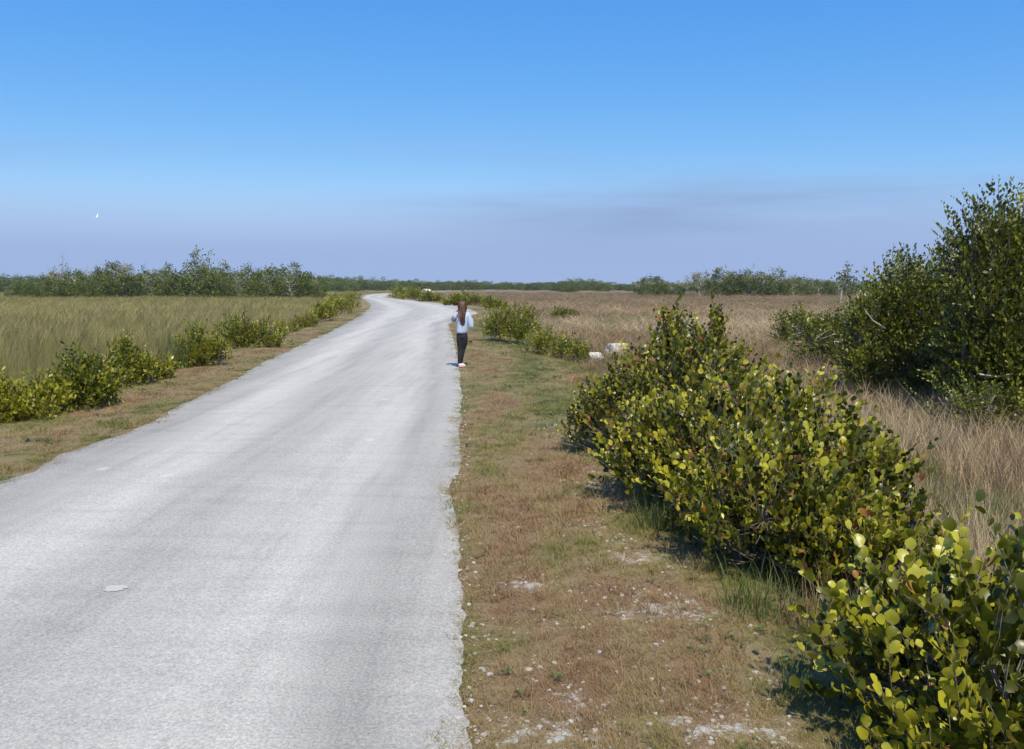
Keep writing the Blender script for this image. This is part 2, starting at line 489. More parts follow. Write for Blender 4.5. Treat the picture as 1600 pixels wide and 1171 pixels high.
bs.inputs['Specular IOR Level'].default_value = 0.1
bp = N(nt, 'ShaderNodeBump'); bp.inputs['Strength'].default_value = 0.8; bp.inputs['Distance'].default_value = 0.02
nt.links.new(math_n(nt, 'ADD', fine.outputs['Fac'], mid.outputs['Fac']), bp.inputs['Height'])
nt.links.new(bp.outputs[0], bs.inputs['Normal'])
me = np_mesh('ground', np.stack([GX, GY, GZ], -1).reshape(-1, 3), [quads], m, smooth=True,
             attrs={'patch': verge_patch(GX, GY).ravel(), 'marsh': marsh_amt.ravel(), 'right_side': right_side.ravel(), 'chalk': chalk_amt.ravel()})
link('ground', me, kind='structure')

# ------------------------------------------------------------------ road
ys = np.concatenate([np.arange(-14, 2, 0.5), np.arange(2, 22, 0.03), np.arange(22, 60, 0.25), np.arange(60, 480, 1.0)])
jr = (vnoise(ys * 1.3, ys * 0, 1) - 0.5) * 0.06 + (vnoise(ys * 7, ys * 0, 2) - 0.5) * 0.022 + (vnoise(ys * 17, ys * 0, 3) - 0.5) * 0.02
jl = (vnoise(ys * 1.1, ys * 0, 5) - 0.5) * 0.16 + (vnoise(ys * 5, ys * 0, 6) - 0.5) * 0.05
NU = 9
us = np.linspace(0, 1, NU)
rx_, lx_ = right_x(ys) + jr, left_x(ys) + jl
VX = lx_[:, None] * (1 - us) + rx_[:, None] * us
VY = np.repeat(ys[:, None], NU, 1)
VZ = 0.004 + 0.02 * (1 - (2 * us - 1) ** 2)[None, :] + np.zeros_like(VX)
idx = np.arange(VX.size).reshape(VX.shape)
quads = np.stack([idx[:-1, :-1], idx[:-1, 1:], idx[1:, 1:], idx[1:, :-1]], -1).reshape(-1, 4)
UV = np.stack([np.repeat(us[None, :], len(ys), 0), VY * 0.1], -1).reshape(-1, 2)
m, nt, bs, out = new_mat('worn_pale_asphalt')
geo = N(nt, 'ShaderNodeNewGeometry'); pos = geo.outputs['Position']
uvn = N(nt, 'ShaderNodeUVMap'); suv = N(nt, 'ShaderNodeSeparateXYZ')
nt.links.new(uvn.outputs[0], suv.inputs[0])
def mapped(scale, loc=(0, 0, 0)):
    mp = N(nt, 'ShaderNodeMapping'); mp.inputs['Scale'].default_value = scale; mp.inputs['Location'].default_value = loc
    nt.links.new(pos, mp.inputs[0])
    return mp.outputs[0]
wob = noise_n(nt, 1.0, mapped((0.7, 0.12, 1)), 4, 0.6)
u = math_n(nt, 'ADD', suv.outputs['X'], math_n(nt, 'MULTIPLY', math_n(nt, 'SUBTRACT', wob.outputs['Fac'], 0.5), 0.17))
def g(v): return (v * 0.865, v * 0.81, v * 0.70) if v < 0.65 else (v, v, v)
lane = ramp_n(nt, [(0.0, g(0.40)), (0.07, g(0.42)), (0.14, g(0.46)), (0.24, g(0.60)), (0.34, g(0.58)), (0.46, g(0.475)), (0.58, g(0.50)),
                   (0.72, g(0.59)), (0.80, g(0.58)), (0.885, g(0.43)), (0.95, g(0.49)), (1.0, g(0.53))], u).outputs[0]
streak = noise_n(nt, 1.0, mapped((0.75, 4.2, 1)), 5, 0.65)
blot = noise_n(nt, 1.0, mapped((2.6, 0.16, 1), (4, 2, 0)), 5, 0.62)
grit = noise_n(nt, 70, pos, 3, 0.8)
grit2 = noise_n(nt, 300, pos, 2, 0.7)
c = mix_n(nt, 1.0, lane, ramp_n(nt, [(0.28, (0.90, 0.90, 0.90)), (0.5, (1.0, 1.0, 1.0)), (0.72, (1.05, 1.05, 1.05))], streak.outputs['Fac']).outputs[0], 'MULTIPLY')
c = mix_n(nt, 1.0, c, ramp_n(nt, [(0.28, (0.80, 0.80, 0.80)), (0.5, (1.0, 1.0, 1.0)), (0.7, (1.10, 1.10, 1.10))], blot.outputs['Fac']).outputs[0], 'MULTIPLY')
c = mix_n(nt, 1.0, c, ramp_n(nt, [(0.30, (0.62, 0.62, 0.62)), (0.5, (1, 1, 1)), (0.70, (1.36, 1.36, 1.36))], grit.outputs['Fac']).outputs[0], 'MULTIPLY')
c = mix_n(nt, 1.0, c, ramp_n(nt, [(0.30, (0.74, 0.74, 0.74)), (0.5, (1.0, 1.0, 1.0)), (0.70, (1.24, 1.24, 1.24))], grit2.outputs['Fac']).outputs[0], 'MULTIPLY')
vo = N(nt, 'ShaderNodeTexVoronoi'); vo.inputs['Scale'].default_value = 1.15
nt.links.new(mapped((1, 0.8, 1), (0.3, 0.1, 0)), vo.inputs['Vector'])
jag = noise_n(nt, 9, pos, 3)
sp = math_n(nt, 'ADD', vo.outputs['Distance'], math_n(nt, 'MULTIPLY', jag.outputs['Fac'], 0.10))
c = mix_n(nt, maprange(nt, sp, 0.125, 0.105, 0.0, 0.45), c, (0.66, 0.65, 0.63))      # chipped light spots
nt.links.new(c, bs.inputs['Base Color'])
bs.inputs['Roughness'].default_value = 0.82
bs.inputs['Specular IOR Level'].default_value = 0.3
bp = N(nt, 'ShaderNodeBump'); bp.inputs['Strength'].default_value = 0.55; bp.inputs['Distance'].default_value = 0.006
nt.links.new(math_n(nt, 'ADD', grit.outputs['Fac'], grit2.outputs['Fac']), bp.inputs['Height'])
nt.links.new(bp.outputs[0], bs.inputs['Normal'])
me = np_mesh('road', np.stack([VX, VY, VZ], -1).reshape(-1, 3), [quads], m, smooth=True, uv=UV)
link('road', me, kind='structure')
# the pale scar on the near left of the road: a thin worn-through chip
cx, cy = P(181, 926)
ang = np.linspace(0, 2 * np.pi, 29)[:-1]
rr = 1 + 0.7 * (vnoise(ang * 1.7, ang * 0, 4) - 0.5) + 0.5 * (vnoise(ang * 5, ang * 0, 9) - 0.5)
scar = np.stack([cx + 0.06 * rr * np.cos(ang), cy + 0.05 * rr * np.sin(ang), np.full(28, 0.0)], -1)
uu = (scar[:, 0] - left_x(scar[:, 1])) / (right_x(scar[:, 1]) - left_x(scar[:, 1]))
scar[:, 2] = 0.004 + 0.02 * (1 - (2 * uu - 1) ** 2) + 0.004
m2, nt2, bs2, _ = new_mat('bare_limestone')
n_ = noise_n(nt2, 60, None, 4)
nt2.links.new(ramp_n(nt2, [(0.3, (0.42, 0.40, 0.36)), (0.7, (0.54, 0.51, 0.46))], n_.outputs['Fac']).outputs[0], bs2.inputs['Base Color'])
bs2.inputs['Roughness'].default_value = 0.9
link('road_scar', np_mesh('road_scar', scar, [np.arange(28)[None, :]], m2), kind='structure')

# ------------------------------------------------------------------ grass: tufts scattered as instances
def tuft(name, mat, n, h, spread, width, lean, curve, seed, bias=(0.0, 0.0), seg=3, hvar=0.45):
    rg = np.random.default_rng(seed)
    a = rg.uniform(0, 2 * np.pi, n); r = spread * np.sqrt(rg.uniform(0, 1, n))
    base = np.stack([r * np.cos(a), r * np.sin(a), np.full(n, -0.01)], -1)
    az = rg.uniform(0, 2 * np.pi, n)
    hh = h * rg.uniform(1 - hvar, 1 + hvar * 0.6, n)
    ln = lean * rg.uniform(0.2, 1.3, n); cv = curve * rg.uniform(0.3, 1.4, n)
    out = np.stack([np.cos(az), np.sin(az), np.zeros(n)], -1)
    side_az = az + np.pi / 2 + rg.uniform(-0.9, 0.9, n)
    side = np.stack([np.cos(side_az), np.sin(side_az), np.zeros(n)], -1)
    V = []
    for k in range(seg + 1):
        t = k / seg
        c = base + out * ((ln * t + cv * t * t) * hh)[:, None]
        c = c + np.array([bias[0], bias[1], 0]) * (hh * t)[:, None]
        c[:, 2] += hh * (t - 0.35 * cv * t * t)
        w = width * (1 - t) ** 0.7 * 0.5
        if k < seg:
            V += [c - side * w, c + side * w]
        else:
            V += [c]
    nv = 2 * seg + 1
    v = np.stack(V, 1).reshape(-1, 3)
    o = (np.arange(n) * nv)[:, None]
    q = np.concatenate([np.array([[2 * k, 2 * k + 1, 2 * k + 3, 2 * k + 2]]) + o for k in range(seg - 1)])
    t = np.array([[2 * seg - 2, 2 * seg - 1, 2 * seg]]) + o
    return np_mesh(name, v, [q, t], mat, np.repeat(rg.uniform(0, 1, n), nv))

def scatter(name, protos, pts, rot, scl, idx, patch=None, **props):
    me = bpy.data.meshes.new(name)
    n = len(pts)
    me.vertices.add(n)
    me.vertices.foreach_set('co', np.asarray(pts, dtype=np.float32).ravel())
    for nm, typ, key, arr in (('rot', 'FLOAT_VECTOR', 'vector', rot), ('scl', 'FLOAT_VECTOR', 'vector', scl)):
        me.attributes.new(nm, typ, 'POINT').data.foreach_set(key, np.asarray(arr, dtype=np.float32).ravel())
    if patch is not None:
        me.attributes.new('patch', 'FLOAT', 'POINT').data.foreach_set('value', np.asarray(patch, dtype=np.float32))
    me.attributes.new('pick', 'INT', 'POINT').data.foreach_set('value', np.asarray(idx, dtype=np.int32))
    o = link(name, me, kind='stuff', **props)
    col = bpy.data.collections.new(name + '_sources')
    for i, pm in enumerate(protos):
        col.objects.link(bpy.data.objects.new('%s_source_%02d' % (name, i), pm))
    g = bpy.data.node_groups.new(name, 'GeometryNodeTree')
    g.interface.new_socket('Geometry', in_out='INPUT', socket_type='NodeSocketGeometry')
    g.interface.new_socket('Geometry', in_out='OUTPUT', socket_type='NodeSocketGeometry')
    nn = g.nodes
    gi, go = nn.new('NodeGroupInput'), nn.new('NodeGroupOutput')
    iop = nn.new('GeometryNodeInstanceOnPoints'); ci = nn.new('GeometryNodeCollectionInfo')
    ci.inputs['Collection'].default_value = col
    ci.inputs['Separate Children'].default_value = True
    ci.inputs['Reset Children'].default_value = True
    iop.inputs['Pick Instance'].default_value = True
    g.links.new(gi.outputs[0], iop.inputs['Points']); g.links.new(ci.outputs[0], iop.inputs['Instance'])
    for nm, dt, sock in (('pick', 'INT', 'Instance Index'), ('rot', 'FLOAT_VECTOR', 'Rotation'), ('scl', 'FLOAT_VECTOR', 'Scale')):
        na = nn.new('GeometryNodeInputNamedAttribute'); na.data_type = dt
        na.inputs['Name'].default_value = nm
        g.links.new(na.outputs['Attribute'], iop.inputs[sock])
    g.links.new(iop.outputs[0], go.inputs[0])
    md = o.modifiers.new('scatter', 'NODES'); md.node_group = g
    return o

RG = np.random.default_rng(11)
HALF = 0.78                                    # half-angle of the sector that gets grass
def sector(n_near, r0, r1, r_ref):
    """Points with even density up to r_ref and density ~ 1/r^2 beyond; n_near per m2. Returns x, y, width scale."""
    k1 = int(n_near * HALF * (r_ref ** 2 - r0 ** 2)) if r_ref > r0 else 0
    ra = np.sqrt(RG.uniform(r0 ** 2, max(r_ref, r0) ** 2, k1))
    rs = max(r0, r_ref)
    k2 = int(n_near * r_ref ** 2 * 2 * HALF * math.log(r1 / rs))
    rb = rs * (r1 / rs) ** RG.uniform(0, 1, k2)
    r = np.concatenate([ra, rb]); th = RG.uniform(-HALF, HALF, len(r))
    return r * np.sin(th), r * np.cos(th), np.maximum(1.0, r / r_ref)

def spin(n, amt=math.pi):
    return np.stack([RG.uniform(-0.06, 0.06, n), RG.uniform(-0.06, 0.06, n), RG.uniform(-amt, amt, n)], -1)

# short turf on both verges
short = [tuft('turf_tuft', M_VERGE, 22, 0.034, 0.038, 0.0030, 0.9, 0.5, 100 + i, seg=3) for i in range(4)] + \
        [tuft('turf_runner', M_VERGE, 14, 0.018, 0.05, 0.0034, 2.4, 1.6, 110 + i, seg=3) for i in range(2)] + \
        [tuft('turf_tuft_tall', M_VERGE, 14, 0.085, 0.035, 0.0030, 0.6, 0.5, 120 + i, seg=4) for i in range(2)]
x, y, s = sector(1300, 2.4, 70, 4.2)
d = off_road(x, y); R_ = x > right_x(y)
edge = (vnoise(y * 2.2, y * 0 + R_, 21) - 0.45) * 0.16 + (vnoise(y * 9, y * 0 + R_, 22) - 0.5) * 0.07
keep = (d > edge - 0.075) & (d < np.where(R_, 3.6, 3.2)) & (RG.uniform(0, 1, len(x)) > 0.80 * sstep(0.30, 0.9, chalk(x, y)) * sstep(0.3, 0.55, fbm(x * 6, y * 6, 33)))
keep &= RG.uniform(0, 1, len(x)) < 0.45 + 0.9 * fbm(x * 1.6, y * 1.6, 31)
x, y, s, d = x[keep], y[keep], s[keep], d[keep]
n = len(x)
pick = RG.choice(8, n, p=[.17, .17, .17, .17, .12, .12, .04, .04])
hs = (0.65 + 0.7 * fbm(x * 0.8, y * 0.8, 44)) * (1 + 0.5 * sstep(1.4, 3.2, d)) * RG.uniform(0.7, 1.25, n) * np.minimum(s, 1.8) ** 0.5
hs *= np.where(d < 0.1, 0.75, 1.0)
sx = s ** 0.85
scatter('verge_grass', short, np.stack([x, y, height(x, y)], -1), spin(n), np.stack([sx, sx, hs], -1), pick, verge_patch(x, y),
        label='short dry brown turf with green patches along both road edges')

# sawgrass marsh left of the road
saw = [tuft('sawgrass_tuft', M_MARSH_L, 14, 0.74, 0.15, 0.008, 0.14, 0.10, 200 + i, bias=(0.10, 0.0), seg=3) for i in range(5)] + \
      [tuft('sawgrass_stalk', M_MARSH_L, 5, 0.98, 0.14, 0.006, 0.10, 0.10, 210 + i, bias=(0.14, 0.0), seg=3) for i in range(2)]
x, y, s = sector(46, 6, 260, 16)
d = off_road(x, y); keep = (x < left_x(y)) & (d > 3.1 + 1.1 * vnoise(y * 0.35, y * 0, 51))
x, y, s, d = x[keep], y[keep], s[keep], d[keep]
n = len(x)
pick = RG.choice(7, n, p=[.19, .18, .18, .18, .17, .05, .05])
hs = (0.62 + 0.5 * fbm(x * 0.12, y * 0.12, 61)) * RG.uniform(0.7, 1.15, n) * (0.55 + 0.45 * sstep(3, 6, d))
scatter('sawgrass', saw, np.stack([x, y, height(x, y)], -1), spin(n, 0.5), np.stack([s, s, hs], -1), pick, marsh_patch(x, y),
        label='tall olive and tan sawgrass filling the marsh left of the road')

# dry marsh grass on the right
dry = [tuft('dry_tuft', M_MARSH_R, 16, 0.52, 0.13, 0.0055, 0.22, 0.20, 300 + i, seg=3) for i in range(5)] + \
      [tuft('dry_stalk', M_MARSH_R, 6, 0.74, 0.13, 0.0050, 0.16, 0.14, 310 + i, seg=3) for i in range(2)] + \
      [tuft('marsh_green_tuft', M_GREENBLADE, 12, 0.42, 0.10, 0.0065, 0.25, 0.25, 316 + i, seg=3) for i in range(2)] + \
      [tuft('bent_stalk', M_MARSH_R, 4, 0.8, 0.10, 0.005, 0.75, 0.35, 318, seg=3)]
x, y, s = sector(95, 2.6, 260, 8.0)
d = off_road(x, y)
keep = (x > right_x(y)) & (d > 2.5 + 0.9 * vnoise(y * 0.6, y * 0, 71) + 0.8 * sstep(12, 30, y)) & (y < 400)
keep &= RG.uniform(0, 1, len(x)) < 0.35 + 1.0 * fbm(x * 0.5, y * 0.5, 75)
x, y, s, d = x[keep], y[keep], s[keep], d[keep]
n = len(x)
pick = RG.choice(10, n, p=[.16, .16, .16, .16, .15, .05, .05, .04, .04, .03])
gr = RG.uniform(0, 1, n) < 0.55 * sstep(0.58, 0.75, fbm(x * 0.7, y * 0.35, 85))
pick = np.where(gr, RG.integers(7, 9, n), pick)
hs = (0.45 + 0.8 * fbm(x * 0.25, y * 0.25, 81)) * RG.uniform(0.6, 1.2, n) * (0.5 + 0.5 * sstep(2.6, 5, d))
scatter('marsh_grass', dry, np.stack([x, y, height(x, y)], -1), spin(n, 3), np.stack([s, s, hs], -1), pick, marsh_patch(x, y),
        label='dry pinkish brown grass covering the marsh right of the road')

# knee-high dry fringe where the verges meet the bushes
x, y, s = sector(130, 2.4, 110, 7.0)
d = off_road(x, y); R_ = x > right_x(y)
lim = np.where(R_, 1.9 + 0.5 * sstep(6, 14, y), 1.9)
keep = (d > lim + 0.7 * vnoise(y * 0.9, y * 0 + R_, 91)) & (d < 4.6) & (RG.uniform(0, 1, len(x)) < np.where(R_, 0.15, 0.5) + 0.9 * sstep(0.4, 0.7, fbm(x * 0.9, y * 0.5, 95)))
keep &= RG.uniform(0, 1, len(x)) > 0.9 * sstep(0.2, 0.6, chalk(x, y))
x, y, s = x[keep], y[keep], s[keep]
n = len(x)
fr = [tuft('fringe_tuft', M_MARSH_R, 16, 0.26, 0.11, 0.004, 0.55, 0.6, 320 + i, seg=3) for i in range(4)] + \
     [tuft('fringe_green', M_GREENBLADE, 14, 0.24, 0.08, 0.0045, 0.4, 0.5, 330 + i, seg=3) for i in range(2)]
pick = RG.choice(6, n, p=[.2, .2, .2, .2, .1, .1])
scatter('fringe_grass', fr, np.stack([x, y, height(x, y)], -1), spin(n), np.stack([s, s, RG.uniform(0.5, 1.2, n) * np.where(x < left_x(y), 1.7, 1.0)], -1), pick, marsh_patch(x, y),
        label='knee high dry grass between the mown verges and the bushes')

# low green herbs in the turf
def herb(name, n, size, seed):
    rg = np.random.default_rng(seed)
    gq = Geo()
    for k in range(n):
        a = rg.uniform(0, 6.283); r = size * rg.uniform(0.2, 1.0); L = size * rg.uniform(0.35, 0.6)
        dvec = np.array([math.cos(a), math.sin(a), rg.uniform(0.1, 0.7)]); dvec /= np.linalg.norm(dvec)
        sd = np.array([-math.sin(a), math.cos(a), 0]) * L * 0.32
        p = np.array([r * 0.4 * math.cos(a), r * 0.4 * math.sin(a), 0.004 + 0.012 * rg.uniform()])
        gq.add([p, p + dvec * L * .5 - sd, p + dvec * L, p + dvec * L * .5 + sd], [[0, 1, 2, 3]], tint=rg.uniform(0.1, 1))
    return gq.mesh(name, M_HERB, False)
herbs = [herb('herb_rosette', 12, 0.045, 400 + i) for i in range(3)]
x, y, s = sector(26, 2.4, 30, 6.0)
d = off_road(x, y)
keep = (d > 0.05) & (d < 2.8) & (RG.uniform(0, 1, len(x)) < sstep(0.48, 0.72, fbm(x * 2.0, y * 2.0, 99)))
x, y, s = x[keep], y[keep], s[keep]; n = len(x)
sc = RG.uniform(0.5, 1.3, n) * s
scatter('verge_herbs', herbs, np.stack([x, y, height(x, y) + 0.008], -1), spin(n), np.stack([sc, sc, sc], -1), RG.integers(0, 3, n),
        label='low green weeds spread through the brown turf of the verges')

# limestone gravel on the bare patches
M_STONE, nt, bs, out = new_mat('limestone')
oi = N(nt, 'ShaderNodeObjectInfo'); tcs = N(nt, 'ShaderNodeTexCoord')
nn_ = noise_n(nt, 14, tcs.outputs['Object'], 5, 0.65)
f = math_n(nt, 'ADD', math_n(nt, 'MULTIPLY', nn_.outputs['Fac'], 0.8), math_n(nt, 'MULTIPLY', oi.outputs['Random'], 0.25))
nt.links.new(ramp_n(nt, [(0.2, (0.36, 0.31, 0.24)), (0.5, (0.62, 0.57, 0.48)), (0.85, (0.84, 0.80, 0.72))], f).outputs[0], bs.inputs['Base Color'])
bs.inputs['Roughness'].default_value = 0.9
bp = N(nt, 'ShaderNodeBump'); bp.inputs['Strength'].default_value = 0.6; bp.inputs['Distance'].default_value = 0.03
nt.links.new(nn_.outputs['Fac'], bp.inputs['Height']); nt.links.new(bp.outputs[0], bs.inputs['Normal'])
import bmesh
def rock_mesh(name, seed, sub, sx, sy, sz, rough, flat_top=None, smooth=False):
    bm = bmesh.new()
    bmesh.ops.create_icosphere(bm, subdivisions=sub, radius=1.0)
    rg = random.Random(seed)
    planes = [(Vector((rg.gauss(0, 1), rg.gauss(0, 1), rg.gauss(0, 1))).normalized(), rg.uniform(0.55, 0.85)) for _ in range(9)]
    for v in bm.verts:
        for nrm, dd in planes:
            e = v.co.dot(nrm) - dd
            if e > 0: v.co -= nrm * e * 0.85
        from mathutils import noise as mn
        v.co *= 1 + rough * mn.fractal(v.co * 1.9 + Vector((seed, 0, 0)), 0.9, 2.0, 4)
        if flat_top is not None and v.co.z > flat_top: v.co.z = flat_top + (v.co.z - flat_top) * 0.12
        v.co.x *= sx; v.co.y *= sy; v.co.z *= sz
    me = bpy.data.meshes.new(name); bm.to_mesh(me); bm.free()
    me.materials.append(M_STONE)
    if smooth:
        me.polygons.foreach_set('use_smooth', np.ones(len(me.polygons), dtype=bool))
    return me
stones = [rock_mesh('gravel_stone', 500 + i, 1, 1.0, 0.8, 0.55, 0.15) for i in range(5)]
px_, py_ = [], []
for cx, cy, rx, ry, st in CHALK_W:
    k = int(1500 * st * rx * ry) + 16
    px_ += list(cx + RG.normal(0, rx * 0.6, k)); py_ += list(cy + RG.normal(0, ry * 0.6, k))
k = 700
th = RG.uniform(0.02, 0.34, k); rr = RG.uniform(2.8, 14, k)
px_ += list(rr * np.sin(th)); py_ += list(rr * np.cos(th))
ye = 2.4 + 26 * RG.uniform(0, 1, 1500) ** 1.7
px_ += list(right_x(ye) + RG.normal(0.03, 0.06, 1500)); py_ += list(ye)
x, y = np.array(px_), np.array(py_)
keep = (off_road(x, y) > -0.12); x, y = x[keep], y[keep]; n = len(x)
sc = 0.0035 + 0.017 * RG.uniform(0, 1, n) ** 4
scatter('limestone_gravel', stones, np.stack([x, y, height(x, y) + sc * 0.25], -1), spin(n), np.stack([sc, sc, sc], -1), RG.integers(0, 5, n),
        label='small white limestone chips strewn on the bare right verge')

# ------------------------------------------------------------------ leaves
# template: (along, across, up) for a rounded, slightly folded and cupped leaf, 14 triangles
LEAF_V = np.array([(0, 0, 0), (0.20, -0.30, 0.05), (0.20, 0, 0), (0.20, 0.30, 0.05), (0.50, -0.48, 0.10), (0.50, 0, 0.015), (0.50, 0.48, 0.10),
                   (0.80, -0.40, 0.07), (0.80, 0, -0.01), (0.80, 0.40, 0.07), (1.0, 0.0, -0.05), (0.95, -0.2, -0.01), (0.95, 0.2, -0.01)])
LEAF_Q = np.array([(1, 2, 5, 4), (2, 3, 6, 5), (4, 5, 8, 7), (5, 6, 9, 8)])
LEAF_T = np.array([(0, 2, 1), (0, 3, 2), (7, 8, 11), (11, 8, 10), (8, 9, 12), (8, 12, 10)])
CARD_V = np.array([(0, 0, 0), (0.55, -0.36, 0.07), (1, 0, -0.02), (0.55, 0.36, 0.07)])
CARD_T = np.array([(0, 2, 1), (0, 3, 2)])

def unit(a):
    return a / (np.linalg.norm(a, axis=-1, keepdims=True) + 1e-9)

def leaf_field(pos, dirs, nrm, L, W, tint, full=True):
    """Vertex, quad, tri, tint arrays of many leaves."""
    T = LEAF_V if full else CARD_V
    dirs = unit(dirs)
    acr = unit(np.cross(nrm, dirs)); up = np.cross(dirs, acr)
    v = pos[:, None, :] + dirs[:, None, :] * (T[None, :, 0:1] * L[:, None, None]) + acr[:, None, :] * (T[None, :, 1:2] * W[:, None, None]) \
        + up[:, None, :] * (T[None, :, 2:3] * L[:, None, None])
    o = (np.arange(len(pos)) * len(T))[:, None, None]
    q = (LEAF_Q[None] + o).reshape(-1, 4) if full else np.zeros((0, 4), int)
    t = ((LEAF_T if full else CARD_T)[None] + o).reshape(-1, 3)
    return v.reshape(-1, 3), q, t, np.repeat(tint, len(T))

def dome_shape(dirs, seed, amp):
    f = 1 + amp * (fbm(dirs[:, 0] * 2.2 + 7 + seed, dirs[:, 1] * 2.2 + dirs[:, 2] * 1.7 + 3, seed) - 0.5) * 2
    return f

def grow(seed, lobes, twigs, twig_len, spacing, leaf_len, tint_mu=0.55, tint_sd=0.27, orange=0.02, amp=0.32, upward=0.65, spiky=0.12, low=0.25, shell=2.2):
    """lobes: (dx, dy, rx, ry, h). Returns twig polylines and leaf arrays, local to the bush's base."""
    rg = np.random.default_rng(seed)
    wts = np.array([rx * ry + (rx + ry) * h for _, _, rx, ry, h in lobes]); wts = wts / wts.sum()
    tw, leaf = [], []
    for li, (dx, dy, rx, ry, h) in enumerate(lobes):
        k = int(twigs * wts[li])
        dv = unit(rg.normal(0, 1, (k, 3))); dv[:, 2] = np.where(dv[:, 2] < -low, -dv[:, 2], dv[:, 2])
        sh = dome_shape(dv, seed + li * 5.0, amp)
        u = rg.uniform(0, 1, k) ** (1.0 / shell) * sh
        zc = h * 0.36
        p = np.stack([dx + dv[:, 0] * rx * u, dy + dv[:, 1] * ry * u, zc + np.where(dv[:, 2] > 0, dv[:, 2] * (h - zc), dv[:, 2] * zc * 1.15) * u], -1)
        p[:, 2] = np.maximum(p[:, 2], 0.05)
        gdir = unit(np.stack([dv[:, 0], dv[:, 1], dv[:, 2] * 0.6 + upward], -1) + rg.normal(0, 0.34, (k, 3)))
        ln = twig_len * rg.uniform(0.55, 1.25, k) * np.where(rg.uniform(0, 1, k) < spiky, 1.6, 1.0)
        start = p - gdir * ln[:, None] * 0.75
        start[:, 2] = np.maximum(start[:, 2], 0.02)
        for i in range(k):
            bend = rg.normal(0, 0.12, 3) + np.array([0, 0, 0.10])
            nn = max(3, int(ln[i] / spacing))
            t = (np.arange(nn) + 0.6) / nn
            base = start[i] + gdir[i] * (ln[i] * t)[:, None] + bend * (ln[i] * t * t)[:, None]
            tan = gdir[i] + bend * 2 * t[:, None]
            tan = unit(tan)
            tw.append((np.array([start[i], start[i] + gdir[i] * ln[i] * .5 + bend * ln[i] * .25, start[i] + gdir[i] * ln[i] + bend * ln[i]]), li))
            ref = unit(np.array([0.25, -0.45, 0.8]) + rg.normal(0, 0.45, 3))
            side = unit(np.cross(tan, ref)); nrm = np.cross(side, tan)
            sg = np.where(np.arange(nn) % 2 == 0, 1.0, -1.0)[:, None]
            jit = rg.normal(0, 0.22, (nn, 3))
            dd = unit(tan * (0.55 + 0.5 * t[:, None]) + side * sg * (0.75 - 0.35 * t[:, None]) + nrm * 0.38 + jit)
            ln_n = unit(nrm * 0.7 - tan * 0.35 - side * sg * 0.60 + rg.normal(0, 0.40, (nn, 3)))
            size = leaf_len * rg.uniform(0.52, 1.18, nn) * (1 - 0.35 * np.maximum(0, t - 0.75) / 0.25)
            tb = rg.normal(tint_mu, tint_sd)
            tint = np.clip(tb + rg.normal(0, 0.09, nn) + 0.12 * (t - 0.5), 0.02, 0.88)
            org = rg.uniform(0, 1, nn) < orange
            tint = np.where(org, rg.uniform(0.92, 1.0, nn), tint)
            leaf.append((base, dd, ln_n, size, size * rg.uniform(0.66, 0.92, nn), tint))
    L = [np.concatenate([l[k] for l in leaf]) for k in range(6)]
    ok = L[0][:, 2] > 0.01
    return tw, [a[ok] for a in L]

def branch_mesh(name, tw, lobes, mat, thick, seed, frac=1.0, sides=4):
    rg = np.random.default_rng(seed)
    gq = Geo()
    hubs = []
    for (dx, dy, rx, ry, h) in lobes:
        row = []
        for k in range(7):
            a = rg.uniform(0, 6.283)
            b0 = np.array([dx + rx * 0.18 * math.cos(a), dy + ry * 0.18 * math.sin(a), -0.05])
            tip = np.array([dx + rx * 0.55 * math.cos(a), dy + ry * 0.55 * math.sin(a), h * rg.uniform(0.4, 0.68)])
            midp = b0 * 0.5 + tip * 0.5 + rg.normal(0, 0.05, 3) * h
            gq.tube([b0, midp, tip], [thick, thick * 0.75, thick * 0.5], sides + 1, rg.uniform())
            row.append((b0, midp, tip))
        hubs.append(row)
    for pts, li in tw:
        if rg.uniform() > frac: continue
        row = hubs[li]
        c = min(row, key=lambda r: np.sum((r[2] - pts[0]) ** 2))
        j = c[1] * 0.4 + c[2] * 0.6 if pts[0][2] > c[1][2] else c[0] * 0.5 + c[1] * 0.5
        m_ = (j + pts[0]) / 2 + np.array([0, 0, -0.03])
        gq.tube([j, m_, pts[0], pts[1], pts[2]], [thick * .4, thick * .34, thick * .26, thick * .2, thick * .1], sides, rg.uniform())
    return gq.mesh(name, mat)

def bush(name, label, group, loc, seed, lobes, twigs, twig_len, spacing, leaf_len, mat, full=True, thick=0.012, keep_leaves=None, cat='bush', frac=1.0, **kw):
    root = thing(name, label, cat, loc, group)
    tw, L = grow(seed, lobes, twigs, twig_len, spacing, leaf_len, **kw)
    link('branches', branch_mesh('branches', tw, lobes, M_BARK, thick, seed + 1, frac), root)
    if keep_leaves is not None:
        keep_leaves.append((root, L, mat))
    else:
        v, q, t, c = leaf_field(*L, full=full)
        link('foliage', np_mesh('foliage', v, [q, t], mat, c, smooth=full), root, kind='stuff')
    return root

def ground_at(x, y):
    return float(height(np.array([x]), np.array([y]))[0])

